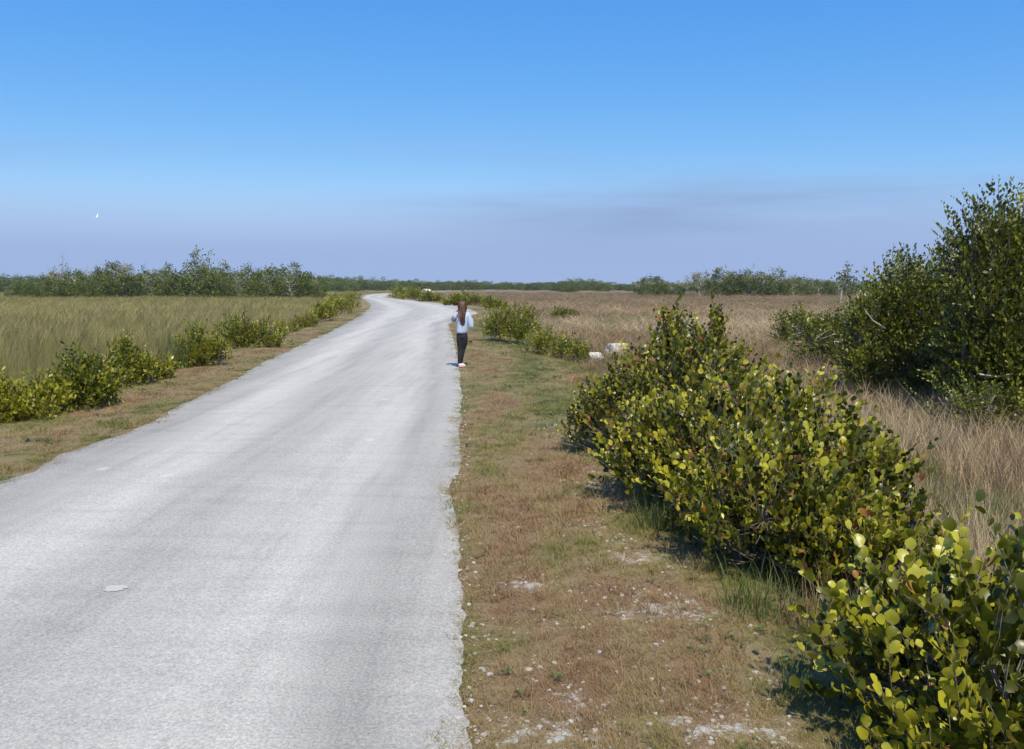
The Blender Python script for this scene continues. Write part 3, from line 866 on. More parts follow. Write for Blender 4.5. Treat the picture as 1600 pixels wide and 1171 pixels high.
# --- the three cocoplum bushes by the right verge: their most visible leaves are parts of their own
near = []
COCO_G = 'cocoplum bushes lining the right verge'
def coco(label, cx, cy, **kw):
    return bush('cocoplum_bush', label, COCO_G, (cx, cy, ground_at(cx, cy)), mat=M_COCO, keep_leaves=near, **kw)
coco('nearest cocoplum bush cut off by the bottom right corner with large round yellow green leaves', 2.02, 3.25, seed=71,
     lobes=[(-0.05, -0.1, 0.72, 0.6, 0.84), (0.55, 0.25, 0.7, 0.6, 0.92), (-0.30, 0.28, 0.5, 0.45, 0.78), (-0.36, -0.35, 0.42, 0.4, 0.46)], twigs=860, twig_len=0.29, spacing=0.029, leaf_len=0.065,
     tint_mu=0.60, orange=0.015, thick=0.010, spiky=0.14)
coco('broad middle cocoplum bush with scattered orange leaves and dark hollow underneath', 1.7, 6.0, seed=82,
     lobes=[(-0.05, -0.45, 0.68, 0.75, 0.92), (0.22, 0.6, 0.98, 0.9, 1.18), (-0.42, 1.15, 0.62, 0.8, 0.92), (0.64, -0.1, 0.55, 0.6, 0.84), (0.25, -0.75, 0.55, 0.5, 0.62), (0.42, -0.95, 0.5, 0.42, 0.58)], twigs=2300, twig_len=0.28, spacing=0.026, leaf_len=0.058,
     tint_mu=0.54, orange=0.05, thick=0.011, spiky=0.10)
coco('tallest cocoplum bush with spiky upright shoots rising above the horizon behind the broad one', 1.75, 9.1, seed=93,
     lobes=[(0.0, -0.1, 0.95, 0.9, 1.40), (-0.62, 0.4, 0.6, 0.75, 0.95), (0.62, 0.2, 0.65, 0.7, 1.12), (-0.02, 0.3, 0.52, 0.45, 1.66), (0.42, 0.35, 0.50, 0.4, 1.52), (-0.06, 0.3, 0.22, 0.25, 1.82), (0.46, 0.35, 0.20, 0.25, 1.74)], twigs=2300, twig_len=0.30, spacing=0.028, leaf_len=0.058,
     tint_mu=0.50, orange=0.035, thick=0.011, spiky=0.18, upward=0.8)

cam_p = Vector((0, 0, EYE))
allv, allt, off = [], [], 0
for root, L, mat in near:
    v, _, t, _ = leaf_field(*L, full=False)
    allv.append(v + np.array(root.location)); allt.append(t + off); off += len(v)
bvh = BVHTree.FromPolygons(np.concatenate(allv).tolist(), np.concatenate(allt).tolist())
NV = 12
variants = []
for k in range(NV):
    rg = np.random.default_rng(900 + k)
    v = LEAF_V.copy()
    v[:, 2] *= rg.uniform(0.8, 2.2); v[:, 1] *= rg.uniform(0.78, 0.95)
    v[:, 2] -= 0.10 * rg.uniform(-0.4, 1.0) * v[:, 0] ** 2
    v[1:, :2] += rg.normal(0, 0.012, (len(v) - 1, 2))
    tv = (0.2, 0.3, 0.38, 0.45, 0.5, 0.55, 0.6, 0.66, 0.72, 0.78, 0.86, 0.97)[k]
    variants.append((tv, np_mesh('leaf', v, [LEAF_Q, LEAF_T], M_COCO, np.full(len(v), tv), smooth=True)))
for root, L, mat in near:
    pos, dd, nr, ln, wd, tint = L
    dd = unit(dd)
    wp = pos + dd * (ln * 0.5)[:, None] + np.array(root.location)
    rel = wp - np.array([0, 0, EYE])
    dist = np.linalg.norm(rel, axis=1)
    cz = rel[:, 1] * math.cos(PITCH) - rel[:, 2] * math.sin(PITCH)
    cx = rel[:, 0] / cz * FPX + 800; cyy = 585.5 - (rel[:, 1] * math.sin(PITCH) + rel[:, 2] * math.cos(PITCH)) / cz * FPX
    infr = (cz > 0.1) & (cx > 0) & (cx < 1600) & (cyy > 0) & (cyy < 1171)
    acr = unit(np.cross(nr, dd)); up = np.cross(dd, acr)
    area = np.abs(np.sum(up * rel / dist[:, None], 1)) * ln * wd / dist ** 2
    area[~infr] = 0
    order = np.argsort(-area)
    chosen = []
    for i in order:
        if area[i] <= 0 or len(chosen) >= 296: break
        vec = Vector(rel[i]); dn = vec.length
        hit = bvh.ray_cast(cam_p, vec / dn)
        if hit[3] is None or hit[3] > dn - 0.035:
            chosen.append(i)
    chosen = np.array(chosen)
    rest = np.ones(len(pos), bool); rest[chosen] = False
    v, q, t, c = leaf_field(*[a[rest] for a in L])
    link('foliage', np_mesh('foliage', v, [q, t], mat, c, smooth=True), root, kind='stuff')
    tvs = np.array([a for a, _ in variants])
    for i in chosen:
        k = int(np.argmin(np.abs(tvs - tint[i])))
        o = bpy.data.objects.new('leaf', variants[k][1])
        o.parent = root
        A = Matrix((dd[i] * ln[i], acr[i] * ln[i], up[i] * ln[i])).transposed().to_4x4()
        A.translation = Vector(pos[i])
        o.matrix_basis = A
        COL.objects.link(o)

# --- further bushes: (px, py of the base, level, width, height, label)
def roadside(label, px, py, w, h, group, seed, twigs=260, mat=None, leaf=0.075, lobes=None, z=-0.2, full=False, **kw):
    x, y = P(px, py, z)
    rl = random.Random(seed)
    lb = lobes or [(-w * 0.14 + rl.uniform(-.1, .1) * w, 0, w * rl.uniform(.28, .4), w * 0.34, h * rl.uniform(.85, 1.05)), (w * 0.22, 0.1, w * rl.uniform(.24, .36), w * 0.32, h * rl.uniform(.6, .95)),
                   (-w * 0.05, -0.15, w * 0.36, w * 0.3, h * 0.55), (w * rl.choice((-.45, .45)), 0.05, w * 0.26, w * 0.25, h * rl.uniform(.35, .6))]
    args = dict(twig_len=0.24, spacing=0.034, leaf_len=leaf * 1.15, amp=0.48, spiky=0.24, upward=0.5, tint_sd=0.22)
    args.update(kw)
    return bush('roadside_bush', label, group, (x, y + w * 0.05, ground_at(x, y) - 0.10), seed=seed, lobes=lb, twigs=int(twigs * 1.3),
                mat=mat or M_COCO_FAR, full=full, thick=0.008, frac=0.3, **args)
LEFT_G, RIGHT_G, BEND_G = 'bushes along the left verge', 'bushes farther along the right verge', 'bushes beside the road bend'
roadside('yellowest low bush at the left edge of the photo beside the verge', 8, 676, 1.05, 0.82, LEFT_G, 1001, 330, tint_mu=0.72)
roadside('largest dark green bush on the left verge with an arching left branch', 124, 656, 1.4, 1.16, LEFT_G, 1002, 520, tint_mu=0.42,
         lobes=[(-0.30, 0, 0.36, 0.4, 0.72), (0.12, 0, 0.48, 0.45, 0.98), (0.32, -0.1, 0.34, 0.35, 0.7), (0.15, -0.2, 0.3, 0.3, 0.5)])
roadside('upright bush just right of the largest dark one on the left verge', 206, 618, 0.9, 1.12, LEFT_G, 1003, 330, tint_mu=0.52)
roadside('bush growing against the right side of the tall green grass clump', 318, 588, 1.05, 1.12, LEFT_G, 1004, 380, tint_mu=0.55)
roadside('wide dark topped bush midway along the left verge', 383, 555, 1.8, 1.15, LEFT_G, 1005, 520, tint_mu=0.42)
roadside('sparse small bush in reddish dry grass farther along the left verge', 448, 527, 1.1, 0.7, LEFT_G, 1006, 120, tint_mu=0.45)
roadside('small yellow green bush squeezed between the yellowest low bush and the largest dark one', 62, 668, 0.8, 0.7, LEFT_G, 1007, 220, tint_mu=0.66)
roadside('low spreading bush at the foot of the brown dry grass clump on the left verge', 246, 610, 0.75, 0.6, LEFT_G, 1008, 170, tint_mu=0.58)
roadside('small bush between the wide dark topped one and the sparse one on the left verge', 424, 540, 1.1, 0.8, LEFT_G, 1009, 240, tint_mu=0.55)
roadside('low bush in reddish grass just before the bright green bushes on the left verge', 478, 517, 1.3, 0.8, LEFT_G, 1014, 220, tint_mu=0.55, z=-0.15)
for k, (px, py, w, h, lab) in enumerate([(505, 507, 1.7, 1.35, 'first of the bright green bushes before the bend on the left verge'),
                                         (523, 495, 2.0, 1.5, 'second of the bright green bushes before the bend on the left verge'),
                                         (536, 485, 2.3, 1.7, 'third of the bright green bushes before the bend on the left verge'),
                                         (548, 476, 2.8, 1.7, 'last and farthest bright green bush before the bend on the left verge')]):
    roadside(lab, px, py, w, h, LEFT_G, 1010 + k, 320, leaf=0.11, z=-0.15, tint_mu=0.6, spacing=0.05)
roadside('round bush behind the girl where the road widens', 800, 540, 2.1, 1.45, RIGHT_G, 1020, 700, z=-0.1, tint_mu=0.50,
         lobes=[(-0.35, 0.2, 0.65, 0.7, 1.35), (0.35, 0.1, 0.7, 0.7, 1.40), (-0.5, 0.6, 0.55, 0.6, 1.1), (0.2, -0.4, 0.7, 0.5, 0.85)])
roadside('straggling low bush leading from the round one to the tallest cocoplum', 868, 563, 1.5, 0.85, RIGHT_G, 1021, 360, z=-0.2, tint_mu=0.48,
         lobes=[(-0.4, 0.6, 0.5, 0.7, 0.9), (0.2, 0, 0.55, 0.6, 0.75), (0.6, -0.6, 0.4, 0.5, 0.6)])
roadside('small dark shrub standing alone in the dry field right of the road', 885, 498, 1.8, 1.0, RIGHT_G, 1022, 260, z=-0.36, mat=M_DARK, leaf=0.10, tint_mu=0.5)
for k, (px, py, w, h, lab) in enumerate([(625, 468.5, 4.2, 2.3, 'leftmost green bush inside the road bend'), (650, 470, 4.0, 2.0, 'green bush inside the road bend next to a white speck'),
                                         (675, 473, 2.6, 1.3, 'low rounded bush inside the road bend'), (714, 479, 2.2, 1.4, 'pair of bushes behind the girl head, left one'),
                                         (732, 476, 3.2, 2.0, 'taller bush showing right behind the girl head'), (770, 478, 2.8, 1.3, 'low bush right of the girl head beyond the road')]):
    roadside(lab, px, py, w, h, BEND_G, 1030 + k, 260, leaf=0.20, z=-0.1, tint_mu=0.5, spacing=0.09, twig_len=0.5)

# ------------------------------------------------------------------ the big dark shrubs on the right
def shrub(name, label, x, y, seed, lobes, twigs, leaf, twig_len=0.34, spacing=0.036, mat=None, tint=0.46, cat='shrub', group='dark shrubs on the right of the marsh', limbs=0, **kw):
    root = thing(name, label, cat, (x, y, ground_at(x, y)), group)
    args = dict(amp=0.34, spiky=0.05, upward=0.40, tint_sd=0.22, orange=0.004, shell=2.2, low=0.55)
    args.update(kw)
    tw, L = grow(seed, lobes, twigs, twig_len, spacing, leaf, tint_mu=tint, **args)
    link('branches', branch_mesh('branches', tw, lobes, M_BARK, 0.022, seed + 3, 0.14), root)
    v, q, t, c = leaf_field(*L, full=False)
    link('foliage', np_mesh('foliage', v, [t], mat or M_DARK, c), root, kind='stuff')
    if limbs:
        rg = np.random.default_rng(seed + 9); gq = Geo()
        for k in range(limbs):
            dx, dy, rx, ry, h = lobes[rg.integers(len(lobes))]
            a = rg.uniform(3.4, 6.0)
            p = np.array([dx + rx * 0.85 * math.cos(a), dy + ry * 0.95 * math.sin(a), h * rg.uniform(0.25, 0.75)])
            dv = unit(np.array([rg.uniform(-1, 1), -0.2, rg.uniform(-0.1, 0.6)])); ln = rg.uniform(0.3, 0.7)
            gq.tube([p, p + dv * ln * .5 + rg.normal(0, .05, 3), p + dv * ln + rg.normal(0, .09, 3)], [0.016, 0.012, 0.005], 4, rg.uniform())
        link('bare_limbs', gq.mesh('bare_limbs', M_DEAD), root)
    return root
shrub('large_shrub', 'largest dark green shrub rising above the horizon at the right edge', 8.7, 14.0, 1101,
      [(0.2, 0, 1.75, 1.7, 3.6), (-0.92, 0.2, 0.85, 1.0, 3.75), (-0.1, 0.3, 0.9, 1.0, 4.0), (1.4, 0.3, 1.3, 1.3, 4.0), (-1.0, -0.2, 0.95, 1.0, 2.7), (0.6, -1.0, 1.4, 0.8, 2.3), (-0.8, -0.6, 0.9, 0.7, 1.5), (-0.6, -1.2, 1.3, 0.6, 0.8)], 10500, 0.095, limbs=12, tint=0.46)
shrub('large_shrub', 'rounded dark shrub sloping down left of the largest one', 8.3, 17.0, 1102,
      [(0.0, 0, 1.35, 1.3, 2.45), (0.6, 0.2, 1.1, 1.2, 3.1), (-0.6, 0.1, 0.9, 1.0, 2.65), (-1.15, 0.0, 0.7, 0.8, 2.1), (-1.3, -0.4, 0.7, 0.6, 1.2), (-0.3, -0.9, 1.1, 0.7, 1.4), (0.1, -1.0, 1.2, 0.6, 0.8)], 6200, 0.095, limbs=6, tint=0.44)
shrub('large_shrub', 'middle height shrub with pale dead twigs left of the rounded one', 9.3, 23.0, 1103,
      [(0.4, 0, 1.4, 1.3, 2.15), (-0.9, 0, 1.1, 1.1, 1.55), (1.6, 0.2, 1.2, 1.2, 2.7), (0.3, -0.8, 1.7, 0.6, 0.9)], 2600, 0.105, limbs=6, tint=0.48, spacing=0.045)
shrub('low_shrub', 'low shrub at the left end of the dark shrub line', 10.0, 30.5, 1104,
      [(0.0, 0, 1.05, 0.9, 1.45), (0.9, 0.1, 0.95, 0.9, 1.15), (1.7, 0.3, 0.9, 0.9, 1.1), (0.6, -0.5, 1.2, 0.6, 0.7)], 1400, 0.11, tint=0.46, spacing=0.05, limbs=6)
shrub('low_shrub', 'thin yellow green undergrowth in front of the largest dark shrub', 7.5, 12.3, 1105,
      [(-0.9, 0.1, 0.75, 0.55, 0.95), (0.3, -0.2, 0.9, 0.5, 0.75), (1.5, -0.3, 0.9, 0.5, 0.75)], 430, 0.06, mat=M_COCO_FAR, tint=0.38, spiky=0.3, shell=1.4)
shrub('low_shrub', 'small round leaved seedling bush in dry grass right of the broad cocoplum', 4.35, 6.6, 1106,
      [(0, 0, 0.28, 0.25, 0.42), (0.3, 0.1, 0.2, 0.2, 0.3)], 26, 0.06, twig_len=0.22, mat=M_COCO, tint=0.62, shell=1.2)

def slim_tree(label, px, top_py, y, seed):
    x = (px - 800) / FPX * y
    gz = ground_at(x, y)
    top = EYE + y * math.tan(math.atan((585.5 - top_py) / FPX) - PITCH) - gz
    root = thing('slim_tree', label, 'tree', (x, y, gz), 'slim pale trees by the shrubs')
    rg = np.random.default_rng(seed); gq = Geo()
    k = np.linspace(0, 1, 9)
    tr = np.stack([0.10 * np.sin(k * 4 + seed) * k - 0.10 * k, 0.05 * np.cos(k * 5), k * top * 0.9], -1)
    gq.tube(tr, 0.055 * (1 - 0.55 * k), 6, 0.5)
    ps, ds = [], []
    for j in range(7):
        f = rg.uniform(0.72, 0.98); b = tr[int(f * 8)]
        a = rg.uniform(0, 6.28); ln = rg.uniform(0.15, 0.5)
        e = b + np.array([math.cos(a) * ln, math.sin(a) * ln, rg.uniform(0.15, 0.5)])
        gq.tube([b, (b + e) / 2 + rg.normal(0, .03, 3), e], [0.016, 0.011, 0.005], 4, 0.5)
        kk = rg.integers(10, 34)
        ps.append(e + rg.normal(0, 0.16, (kk, 3))); ds.append(rg.normal(0, 1, (kk, 3)))
    link('trunk', gq.mesh('trunk', M_PALEBARK), root)
    pp, dv = np.concatenate(ps), unit(np.concatenate(ds)); nn_ = len(pp)
    v, q, t, c = leaf_field(pp, dv, unit(rg.normal(0, 1, (nn_, 3))), rg.uniform(0.12, 0.22, nn_), rg.uniform(0.09, 0.15, nn_), rg.uniform(0, 0.6, nn_), False)
    link('crown', np_mesh('crown', v, [t], M_PALE, c), root)
slim_tree('taller slim tree with a pale bare trunk left of the dark shrubs', 1312, 409, 44, 5)
slim_tree('shorter slim pale tree just right of the taller slim one', 1324, 418, 46, 8)

def dead_branch(label, x, y, seed, size, n, name='dead_branch', group=None):
    rg = np.random.default_rng(seed); gq = Geo()
    for k in range(n):
        a = rg.uniform(0, 6.28); p = np.zeros(3); dv = unit(np.array([math.cos(a) * 0.8, math.sin(a) * 0.8, rg.uniform(0.5, 1.3)])); pts = [p]
        for j in range(6):
            dv = unit(dv + rg.normal(0, 0.35, 3) + np.array([0, 0, 0.05 if j < 3 else -0.35])); p = p + dv * size / 6 * rg.uniform(0.7, 1.2); pts.append(p)
            if j in (2, 4):
                q = p + unit(dv + rg.normal(0, 0.7, 3)) * size * 0.25
                gq.tube([p, (p + q) / 2 + rg.normal(0, .01, 3), q], [size * .014, size * .01, size * .004], 4, 0.5)
        gq.tube(pts, np.linspace(size * .03, size * .007, 7), 5, 0.5)
    o = thing(name, label, 'dead branch', (x, y, ground_at(x, y) - 0.02), group, gq.mesh(name, M_DEAD))
    return o
bx, by = P(1347, 556, -0.38)
dead_branch('bleached curled dead branch sticking out of the grass before the rounded shrub', bx, by, 31, 0.75, 4)
bx, by = P(1255, 545, -0.38)
dead_branch('grey tangle of dead twigs below the low shrub at the left end', bx, by, 32, 0.9, 16)
dead_branch('thin bleached twig standing behind the nearest cocoplum bush', 2.35, 4.1, 33, 0.95, 2)

# tall green grass clumps that can be told apart
def grass_clump(label, px, py, z, seed, h, spread, n, width=0.008, mat=None):
    x, y = P(px, py, z)
    thing('grass_clump', label, 'grass clump', (x, y, ground_at(x, y)), 'taller grass clumps on the verges',
          tuft('grass_clump', mat or M_GREENBLADE, n, h, spread, width, 0.22, 0.3, seed, seg=4))
grass_clump('tall green grass clump between two bushes on the left verge', 275, 590, -0.2, 61, 0.95, 0.32, 260, 0.010)
grass_clump('brown dry grass clump left of the tall green clump', 248, 598, -0.2, 62, 0.75, 0.30, 220, 0.008, M_MARSH_R)
grass_clump('reddish dry grass clump before the bright green bushes on the left', 470, 515, -0.15, 63, 0.75, 0.8, 420, 0.014, M_VERGE)
grass_clump('green grass tuft at the left foot of the broad cocoplum bush', 1020, 850, -0.1, 64, 0.26, 0.12, 110, 0.006)
grass_clump('green and straw grass tuft at the front foot of the broad cocoplum bush', 1185, 985, -0.1, 65, 0.30, 0.20, 170, 0.006)
grass_clump('tangle of dry brown grass between the broad and the nearest cocoplum bush', 1285, 1005, -0.1, 67, 0.30, 0.24, 240, 0.005, M_MARSH_R)
grass_clump('dark green grass tuft beside the nearest cocoplum bush', 1243, 1120, -0.1, 66, 0.18, 0.07, 80, 0.006)

# ------------------------------------------------------------------ white limestone blocks in the marsh
def boulder(label, px, py, w, seed, sx, sy, sz, flat):
    x, y = P(px, py, -0.38)
    gz = ground_at(x, y)
    thing('limestone_block', label, 'rock', (x, y, gz + sz * 0.45), 'white limestone blocks in the marsh', rock_mesh('limestone_block', seed, 4, sx, sy, sz, 0.17, flat))
boulder('wide white limestone block with a flat sunlit top behind the tallest cocoplum', 963, 561, 1, 41, 0.40, 0.34, 0.46, 0.55)
boulder('smaller broken white limestone block left of the wide one', 929, 568, 1, 45, 0.24, 0.20, 0.22, 0.75)
bx, by = P(666, 459.5, 0)
thing('limestone_block', 'tiny white rock far off beside the bushes of the road bend', 'rock', (bx, by, ground_at(bx, by) + 0.9), 'white limestone blocks in the marsh', rock_mesh('limestone_block', 47, 3, 1.2, 0.8, 0.9, 0.1, 0.6))

# ------------------------------------------------------------------ groves across the marsh
def grove_meshes(seed, h, w, kind):
    rg = np.random.default_rng(seed); gq = Geo()
    k = np.linspace(0, 1, 6)
    tr = np.stack([0.08 * h * np.sin(k * 3 + seed), 0.05 * h * np.cos(k * 4 + seed) - 0.05 * h, k * h * 0.8], -1)
    r0 = 0.022 * h
    gq.tube(tr, r0 * (1 - 0.75 * k), 6, 0.5)
    ends = []
    nb = {'green': 11, 'pale': 26, 'mixed': 16}[kind]
    for j in range(nb):
        f = rg.uniform(0.2, 0.95); b = tr[int(f * 5)]
        a = rg.uniform(0, 6.28); ln = w * rg.uniform(0.25, 0.55)
        e = b + np.array([math.cos(a) * ln, math.sin(a) * ln, rg.uniform(0.1, 0.55) * ln * 1.6])
        gq.tube([b, (b + e) / 2 + rg.normal(0, .04 * h, 3) * .4, e], [r0 * .5, r0 * .35, r0 * .15], 4, 0.5)
        ends.append(e)
        if kind != 'green':
            for q in range(4):
                e2 = e + rg.normal(0, 0.13 * w, 3) + np.array([0, 0, 0.12 * w])
                s_ = b + (e - b) * rg.uniform(0.4, 1)
                gq.tube([s_, (s_ + e2) / 2 + rg.normal(0, .02 * h, 3), e2], [r0 * .25, r0 * .18, r0 * .08], 3, 0.5, False)
                ends.append(e2)
    nc = {'green': 64, 'pale': 14, 'mixed': 36}[kind]
    ps, tn = [], []
    for j in range(nc):
        if j < len(ends) and kind != 'green' or rg.uniform() < 0.25: c = ends[rg.integers(len(ends))]
        else:
            dv = unit(rg.normal(0, 1, (1, 3)))[0]; u = rg.uniform(0.3, 1) ** 0.5
            c = np.array([dv[0] * w * .5 * u, dv[1] * w * .5 * u, h * 0.44 + dv[2] * h * 0.48 * u]) if rg.uniform() < 0.72 else np.array([dv[0] * w * .55, dv[1] * w * .55, h * rg.uniform(0.05, 0.35)])
        c = np.array([c[0], c[1], max(c[2], 0.3)])
        kk = int({'green': 34, 'pale': 9, 'mixed': 24}[kind] * rg.uniform(0.6, 1.3))
        ps.append(c + rg.normal(0, 1, (kk, 3)) * np.array([0.095, 0.095, 0.07]) * w); tn.append(np.full(kk, rg.normal(0.5, 0.2)) + rg.normal(0, 0.1, kk))
    pp = np.concatenate(ps); pp[:, 2] = np.maximum(pp[:, 2], 0.1); tt = np.clip(np.concatenate(tn), 0, 1); n_ = len(pp)
    s_ = rg.uniform(0.22, 0.42, n_) * h / 5
    v, q, t, c = leaf_field(pp, unit(rg.normal(0, 1, (n_, 3)) + np.array([0, 0, .4])), unit(rg.normal(0, 1, (n_, 3)) + np.array([0, 0, .8])), s_, s_ * 0.8, tt, False)
    return gq.mesh('trunk', M_PALEBARK if kind != 'green' else M_BARK), np_mesh('crown', v, [t], M_PALE if kind == 'pale' else M_GROVE, c)
KINDS = [('green', grove_meshes(s_, 5.0, 4.4, 'green')) for s_ in (1, 2, 3, 4)] + [('mixed', grove_meshes(s_, 5.0, 3.6, 'mixed')) for s_ in (5, 6, 7)] + \
        [('pale', grove_meshes(s_, 5.0, 3.4, 'pale')) for s_ in (8, 9, 10)]
def grove_tree(label, group, x, y, h, kind_i, rz, wide=1.0):
    kind, (tm, cm) = KINDS[kind_i]
    root = thing('grove_tree', label, 'tree', (x, y, ground_at(x, y) - 0.05), group)
    root.rotation_euler.z = rz
    s_ = h / 5.0
    root.scale = (s_ * wide, s_ * wide, s_)
    link('trunk', tm, root); link('crown', cm, root)
rnd = random.Random(5)
LABS = {'green': 'dense green tree in the %s', 'mixed': 'loose grey green tree in the %s', 'pale': 'bare pale grey tree in the %s'}
def grove(where, tops, dist, step, rows, group, seed, kinds):
    """tops: (px, py) skyline of the grove."""
    rnd = random.Random(seed)
    tx = [t[0] for t in tops]; ty = [t[1] for t in tops]
    for r in range(rows):
        y = dist + r * 9
        px = tx[0] + rnd.uniform(0, step)
        while px < tx[-1]:
            yy = y + rnd.uniform(-4, 4)
            py = np.interp(px, tx, ty)
            x = (px - 800) / FPX * yy
            top = EYE + yy * math.tan(math.atan((585.5 - py) / FPX) - PITCH) + 0.38
            h = max(1.6, top * (rnd.uniform(0.72, 0.95) if r == 0 else rnd.uniform(0.90, 1.16)))
            ki = rnd.choice(kinds[min(r, len(kinds) - 1)])
            third = ('left end', 'middle', 'right end')[min(2, int(3 * (px - tx[0]) / (tx[-1] - tx[0])))]
            grove_tree(LABS[KINDS[ki][0]] % ('%s of the %s' % (third, where)), '%s trees at the %s of the %s' % (KINDS[ki][0], third, where), x, yy, h, ki, rnd.uniform(0, 6.28), rnd.uniform(0.85, 1.15))
            px += step * rnd.uniform(0.7, 1.3)
grove('grove across the left marsh', [(15, 450), (70, 436), (100, 424), (140, 425), (195, 418), (240, 424), (320, 416), (380, 425), (440, 422), (480, 424), (500, 436), (512, 446)], 138, 21, 3,
      'left grove', 21, [[0, 1, 2, 3, 0, 1, 2, 5], [0, 1, 2, 3, 4, 5, 6], [1, 2, 4, 6, 7, 8]])
for lab, px, py, ki in (('tall bare pale tree above the left end of the left grove', 92, 408, 7), ('thin pale treetop standing alone above the left grove near its left end', 148, 410, 8),
                        ('tall pale tree with grey trunk in the middle left of the left grove', 195, 405, 9), ('tallest tree of the left grove with a loose open crown', 318, 403, 5),
                        ('dark round topped tree right beside the tallest tree of the left grove', 336, 412, 1), ('slender tree topping the right end of the left grove', 457, 412, 4)):
    yy = 150; x = (px - 800) / FPX * yy
    grove_tree(lab, None, x, yy, EYE + yy * math.tan(math.atan((585.5 - py) / FPX) - PITCH) + 0.4, ki, rnd.uniform(0, 6), 0.7)
grove('distant grove beyond the right field', [(985, 446), (1005, 434), (1030, 433), (1045, 441), (1068, 438), (1085, 428), (1110, 428), (1155, 420), (1180, 425), (1210, 424), (1240, 433), (1290, 440), (1330, 444)], 178, 19, 3,
      'right grove', 22, [[0, 1, 2, 3, 5, 6], [4, 5, 6, 1, 2, 9], [4, 5, 6, 7, 8, 0]])

# far treeline: one mass
rg = np.random.default_rng(77)
sky_px = [-700, 0, 60, 300, 500, 520, 560, 640, 760, 820, 870, 900, 945, 960, 1100, 1600, 2400]
sky_py = [436, 432, 434, 437, 432, 433, 436, 438, 440, 441, 440, 437, 440, 443.5, 441, 438, 438]
pts, scl = [], []
for dist, cnt, fr in ((300, 150, 0.72), (360, 260, 0.9), (430, 520, 0.92), (470, 520, 0.85), (540, 500, 0.95)):
    for k in range(cnt):
        px = rg.uniform(-600, 2300)
        py = np.interp(px, sky_px, sky_py)
        if dist < 400 and 560 < px < 980 and not (870 < px < 950): continue
        y = dist * rg.uniform(0.93, 1.07); x = (px - 800) / FPX * y
        h = (EYE + y * math.tan(math.atan((585.5 - py) / FPX) - PITCH) + 0.4) * fr * rg.uniform(0.7, 1.12)
        pts.append((x, y, MARSH_Z - 0.1)); s_ = max(h, 1.5) / 5.0
        wd = s_ * rg.uniform(1.2, 2.0)
        scl.append((wd, wd, s_))
far_protos = []
for i, ki in enumerate((0, 1, 2, 3, 0, 1, 5)):
    _, (tm, cm) = KINDS[ki]
    far_protos.append(cm)
n = len(pts)
scatter('treeline', far_protos, pts, np.stack([np.zeros(n), np.zeros(n), rg.uniform(0, 6.28, n)], -1), scl, rg.choice(7, n, p=[.16, .16, .16, .16, .14, .14, .08]),
        label='far off line of low grey green trees closing the marsh at the horizon')

# ------------------------------------------------------------------ the girl at the road edge
def plain(name, col, rough=0.8, sheen=0.0, col2=None, scale=40):
    m, nt, bs, out = new_mat(name)
    tc = N(nt, 'ShaderNodeTexCoord')
    n_ = noise_n(nt, scale, tc.outputs['Object'], 3)
    c2 = col2 or tuple(min(1, v * 1.25) for v in col)
    nt.links.new(ramp_n(nt, [(0.35, col), (0.65, c2)], n_.outputs['Fac']).outputs[0], bs.inputs['Base Color'])
    bs.inputs['Roughness'].default_value = rough
    return m
M_SKIN = plain('skin', (0.42, 0.24, 0.17), 0.55)
M_HOOD = plain('pale_blue_fleece', (0.40, 0.47, 0.58), 0.9)
M_SHADEDSLEEVE = plain('shaded_sleeve_cloth', (0.16, 0.16, 0.22), 0.9)  # sleeve cloth with the left arm's shade put into its colour
M_LEG = plain('black_cloth', (0.012, 0.012, 0.015), 0.75)
M_HAIR = plain('brown_hair', (0.038, 0.019, 0.013), 0.55, col2=(0.12, 0.048, 0.028), scale=60)
M_SHOE = plain('white_shoe', (0.70, 0.68, 0.67), 0.6)
M_SOLE = plain('pink_sole', (0.75, 0.28, 0.27), 0.6)
M_PALEGREEN = plain('pale_green_plastic', (0.40, 0.72, 0.34), 0.4)
M_EYE = plain('eye', (0.03, 0.02, 0.015), 0.2)
M_LIP = plain('lip', (0.40, 0.14, 0.12), 0.5)

def skin_mesh(name, joints, edges, mat, sub=2, root=0):
    """joints: {key: (x, y, z, r) or (x, y, z, rx, ry)} -> grown mesh"""
    keys = list(joints)
    me = bpy.data.meshes.new(name)
    me.from_pydata([joints[k][:3] for k in keys], [(keys.index(a), keys.index(b)) for a, b in edges], [])
    o = bpy.data.objects.new(name, me); COL.objects.link(o)
    md = o.modifiers.new('skin', 'SKIN'); md.use_smooth_shade = True; md.branch_smoothing = 0.6
    for i, k in enumerate(keys):
        j = joints[k]; sv = me.skin_vertices[0].data[i]
        sv.radius = (j[3], j[4] if len(j) > 4 else j[3]); sv.use_root = (i == root)
    sd = o.modifiers.new('sub', 'SUBSURF'); sd.levels = sub
    dg = bpy.context.evaluated_depsgraph_get()
    res = bpy.data.meshes.new_from_object(o.evaluated_get(dg))
    bpy.data.objects.remove(o); bpy.data.meshes.remove(me)
    res.name = name; res.materials.clear(); res.materials.append(mat)
    res.polygons.foreach_set('use_smooth', np.ones(len(res.polygons), dtype=bool))
    return res

def join_meshes(name, ms):
    bm = bmesh.new()
    mats = []
    for me in ms:
        base = len(bm.faces)
        bm.from_mesh(me); bm.faces.ensure_lookup_table()
        if me.materials[0] not in mats: mats.append(me.materials[0])
        k = mats.index(me.materials[0])
        for f_ in bm.faces[base:]: f_.material_index = k
    r_ = bpy.data.meshes.new(name); bm.to_mesh(r_); bm.free()
    for mt in mats: r_.materials.append(mt)
    return r_

